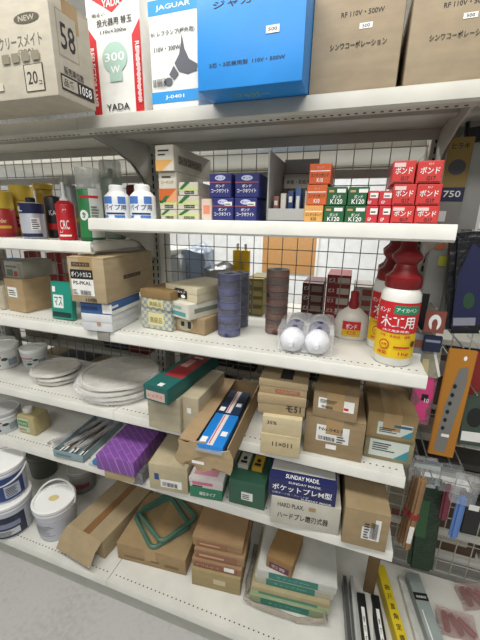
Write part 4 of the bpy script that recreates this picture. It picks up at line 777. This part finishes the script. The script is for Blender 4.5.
# ================================================================== goods on the shelving behind the mesh
rb = random.Random(5)
cn_ = ['brown', 'grey', 'maroon', 'dark red', 'beige', 'slate', 'tan', 'charcoal', 'pale', 'dark brown']
pal = ['#6a5c48', '#8a8478', '#5a3432', '#7c2e2c', '#a39a88', '#4a5058', '#8c7a58', '#3c3a38', '#b5b0a4', '#5c4a3a']
for z, hm in ((.121, .24), (.501, .2), (.761, .18)):
    x = -.88; cnt = {}; lv_ = {.121: 'bottom', .501: 'knee', .761: 'middle'}[z]
    while x < 1.72:
        wd = rb.uniform(.09, .19); h = hm*rb.uniform(.55, 1.)
        if any(abs(x+wd/2-p) < wd/2+.025 for p in (0, .9, 1.8)): x += .05 if wd < .12 else .012; continue
        yb = .095+rb.uniform(0, .03); bay_ = 0 if x < 0 else 1 if x < .9 else 2; cnt[bay_] = cnt.get(bay_, 0)+1; ch_ = rb.choice(range(len(pal)))
        carton('stock_box', cn_[ch_]+' box behind the '+['left', 'middle', 'right'][bay_]+' mesh on the '+lv_+' level, '+['first', 'second', 'third', 'fourth', 'fifth', 'sixth', 'seventh', 'eighth'][cnt[bay_]-1]+' from left', 'box', (x, yb), (x+wd, yb), z, h, .22, M(pal[ch_], .7, 'paper'), style=rb.choice(['plain', 'lid']), group='boxes on the shelving behind the mesh', maxy=None, front=[('r', .2, .3, .6, .35, M(rb.choice(['#b5afa4', '#8a5a4c', '#9aa09c']), .6))]); x += wd+.012
def backbox(u0, u1, y, rows, z=1.001, hh=.036, cs=('#8a2c2c', '#c9beb4'), lab=''):
    A = Vector(U(u0, y, z)); B = Vector(U(u1, y, z))
    for i in range(rows):
        carton('screw_box', lab+', '+['lowest', 'second', 'third', 'fourth', 'fifth', 'sixth'][i]+' from the bottom', 'box', A, B, z, hh, .16, M(cs[0], .55), style='plain', maxy=None, front=[('r', .45, .15, .5, .6, M(cs[1], .6)), ('t', 'ビス', .1, .3, .25, .4, WHI)]); z += hh+.001
backbox(300, 320, .11, 4, lab='dark red box behind mesh, right of brown tape', cs=('#5c2a28', '#8a7a70'))
backbox(323, 346, .10, 5, lab='red and white box behind mesh, column left of small glue bottle')
backbox(350, 368, .11, 4, lab='pale box behind mesh, column right of small glue bottle', cs=('#a8a098', '#8a4038'))
backbox(245, 262, .12, 4, lab='yellowish box behind mesh, column between blue and brown tape', cs=('#8a7a30', '#b5a878'))
for u, lb in ((237, 'tall yellow cartridge behind mesh, left of two'), (244.5, 'tall yellow cartridge behind mesh, right of two')):
    can('sealant_tube', lb, u, 0, 1.0, .022, .235, M('#e0b51e', .4), y=.33, cap=M('#c9c9c6', .4), capR=.006, capH=.03, cat='cartridge')
for i, (u, y, sx, sz, lb) in enumerate(((172, .2, .07, .2, 'white plastic bag bundle behind mesh above the checked boxes'), (196, .25, .06, .22, 'bluish white plastic bag behind mesh above the cream nail boxes'), (216, .22, .05, .15, 'grey plastic bag behind mesh left of the blue tape stack'))):
    A = U(u, y, 1.0); r = tag(empty('plastic_bag', (A[0], y+.03, 1.012)), lb, 'bag')
    MB().hull([(sx*a, .06*b, c*sz) for a in (-1, 1) for b in (-1, 1) for c in (0, 1)]+[(sx*.5, 0, sz*1.15)]).sub(4).warp(.02, 16, i).build('bag_film', M(['#dfe6ee', '#a9bcd8', '#9a9ca0'][i], .2, 'crinkle', 0, 1, 22.), r)
for i, (u, c, h, lb) in enumerate(((10, '#3c6a9a', .16, 'blue pack behind mesh under the left cans'), (30, '#8a2c2c', .2, 'dark red pack behind mesh above the grey printed box'), (52, '#a03434', .2, 'red pack behind mesh left of the teal pouch'), (66, '#b86a5c', .22, 'faded red pack behind mesh touching brown stamped carton'), (44, '#6a2a28', .12, 'short maroon pack behind mesh above brown box'))):
    A = U(u, .12+.12*(i == 4), 1.0); pack('stock_pack', lb, 'package', A[0], A[0]+.065, .12+.12*(i == 4), 1.001, h, .04, M(c, .5), [('r', .1, .5, .8, .3, M('#c9b8ac', .5)), ('r', .1, .1, .5, .2, INK)])
pb0, pb1 = W(263, 243, 3.37), W(314, 275, 3.37)
r = tag(empty('cork_board', (pb0[0], 3.37, pb1[2])), 'orange brown board on the far wall seen through the mesh above brown tape', 'board')
MB().box(0, 0, 0, pb1[0]-pb0[0], .028, pb0[2]-pb1[2]+.15, 0, .003).build('panel', M('#b98a55', .6, 'card'), r)
for x0_ in (-.03, pb1[0]-pb0[0]): MB().box(x0_, -.006, -.03, x0_+.03, .028, .6, 0, .003).build('frame_rail', M('#e2e2de', .5), r)
for pt, pb, y, wd, th, c, lb, it in (
    ((486, 96), (478, 190), -.06, .07, .02, '#2a2a2e', 'black carded pack hanging high at the right frame edge', [('r', .1, .7, .8, .2, M('#8a8578', .5))]),
    ((478, 398), (470, 446), -.19, .06, .02, '#3c4a40', 'dark green grey pack hanging low at the right frame edge', [('r', .1, .1, .8, .2, PAP), ('e', .5, .6, .3, .2, BLK)]),
    ((441, 492), (436, 514), -.05, .05, .02, '#1c1c1e', 'small black pack on the mesh between wooden handles and brushes', None),
    ((476, 500), (468, 535), -.12, .045, .03, '#202022', 'black gadget pack on the mesh right of the blue brush', [('r', .2, .7, .6, .15, PAP)]),
    ((448, 356), (436, 405), -.06, .05, .015, '#4a4238', 'brown grey pack on the mesh between pink pack and orange saw', [('r', .1, .6, .8, .3, M('#a09a8a', .5))])):
    r, L = hang('hanging_pack', lb, 'package', pt, pb, y, wd, th, M(c, .4), it, bev=.003); hook(r, -y+.01)
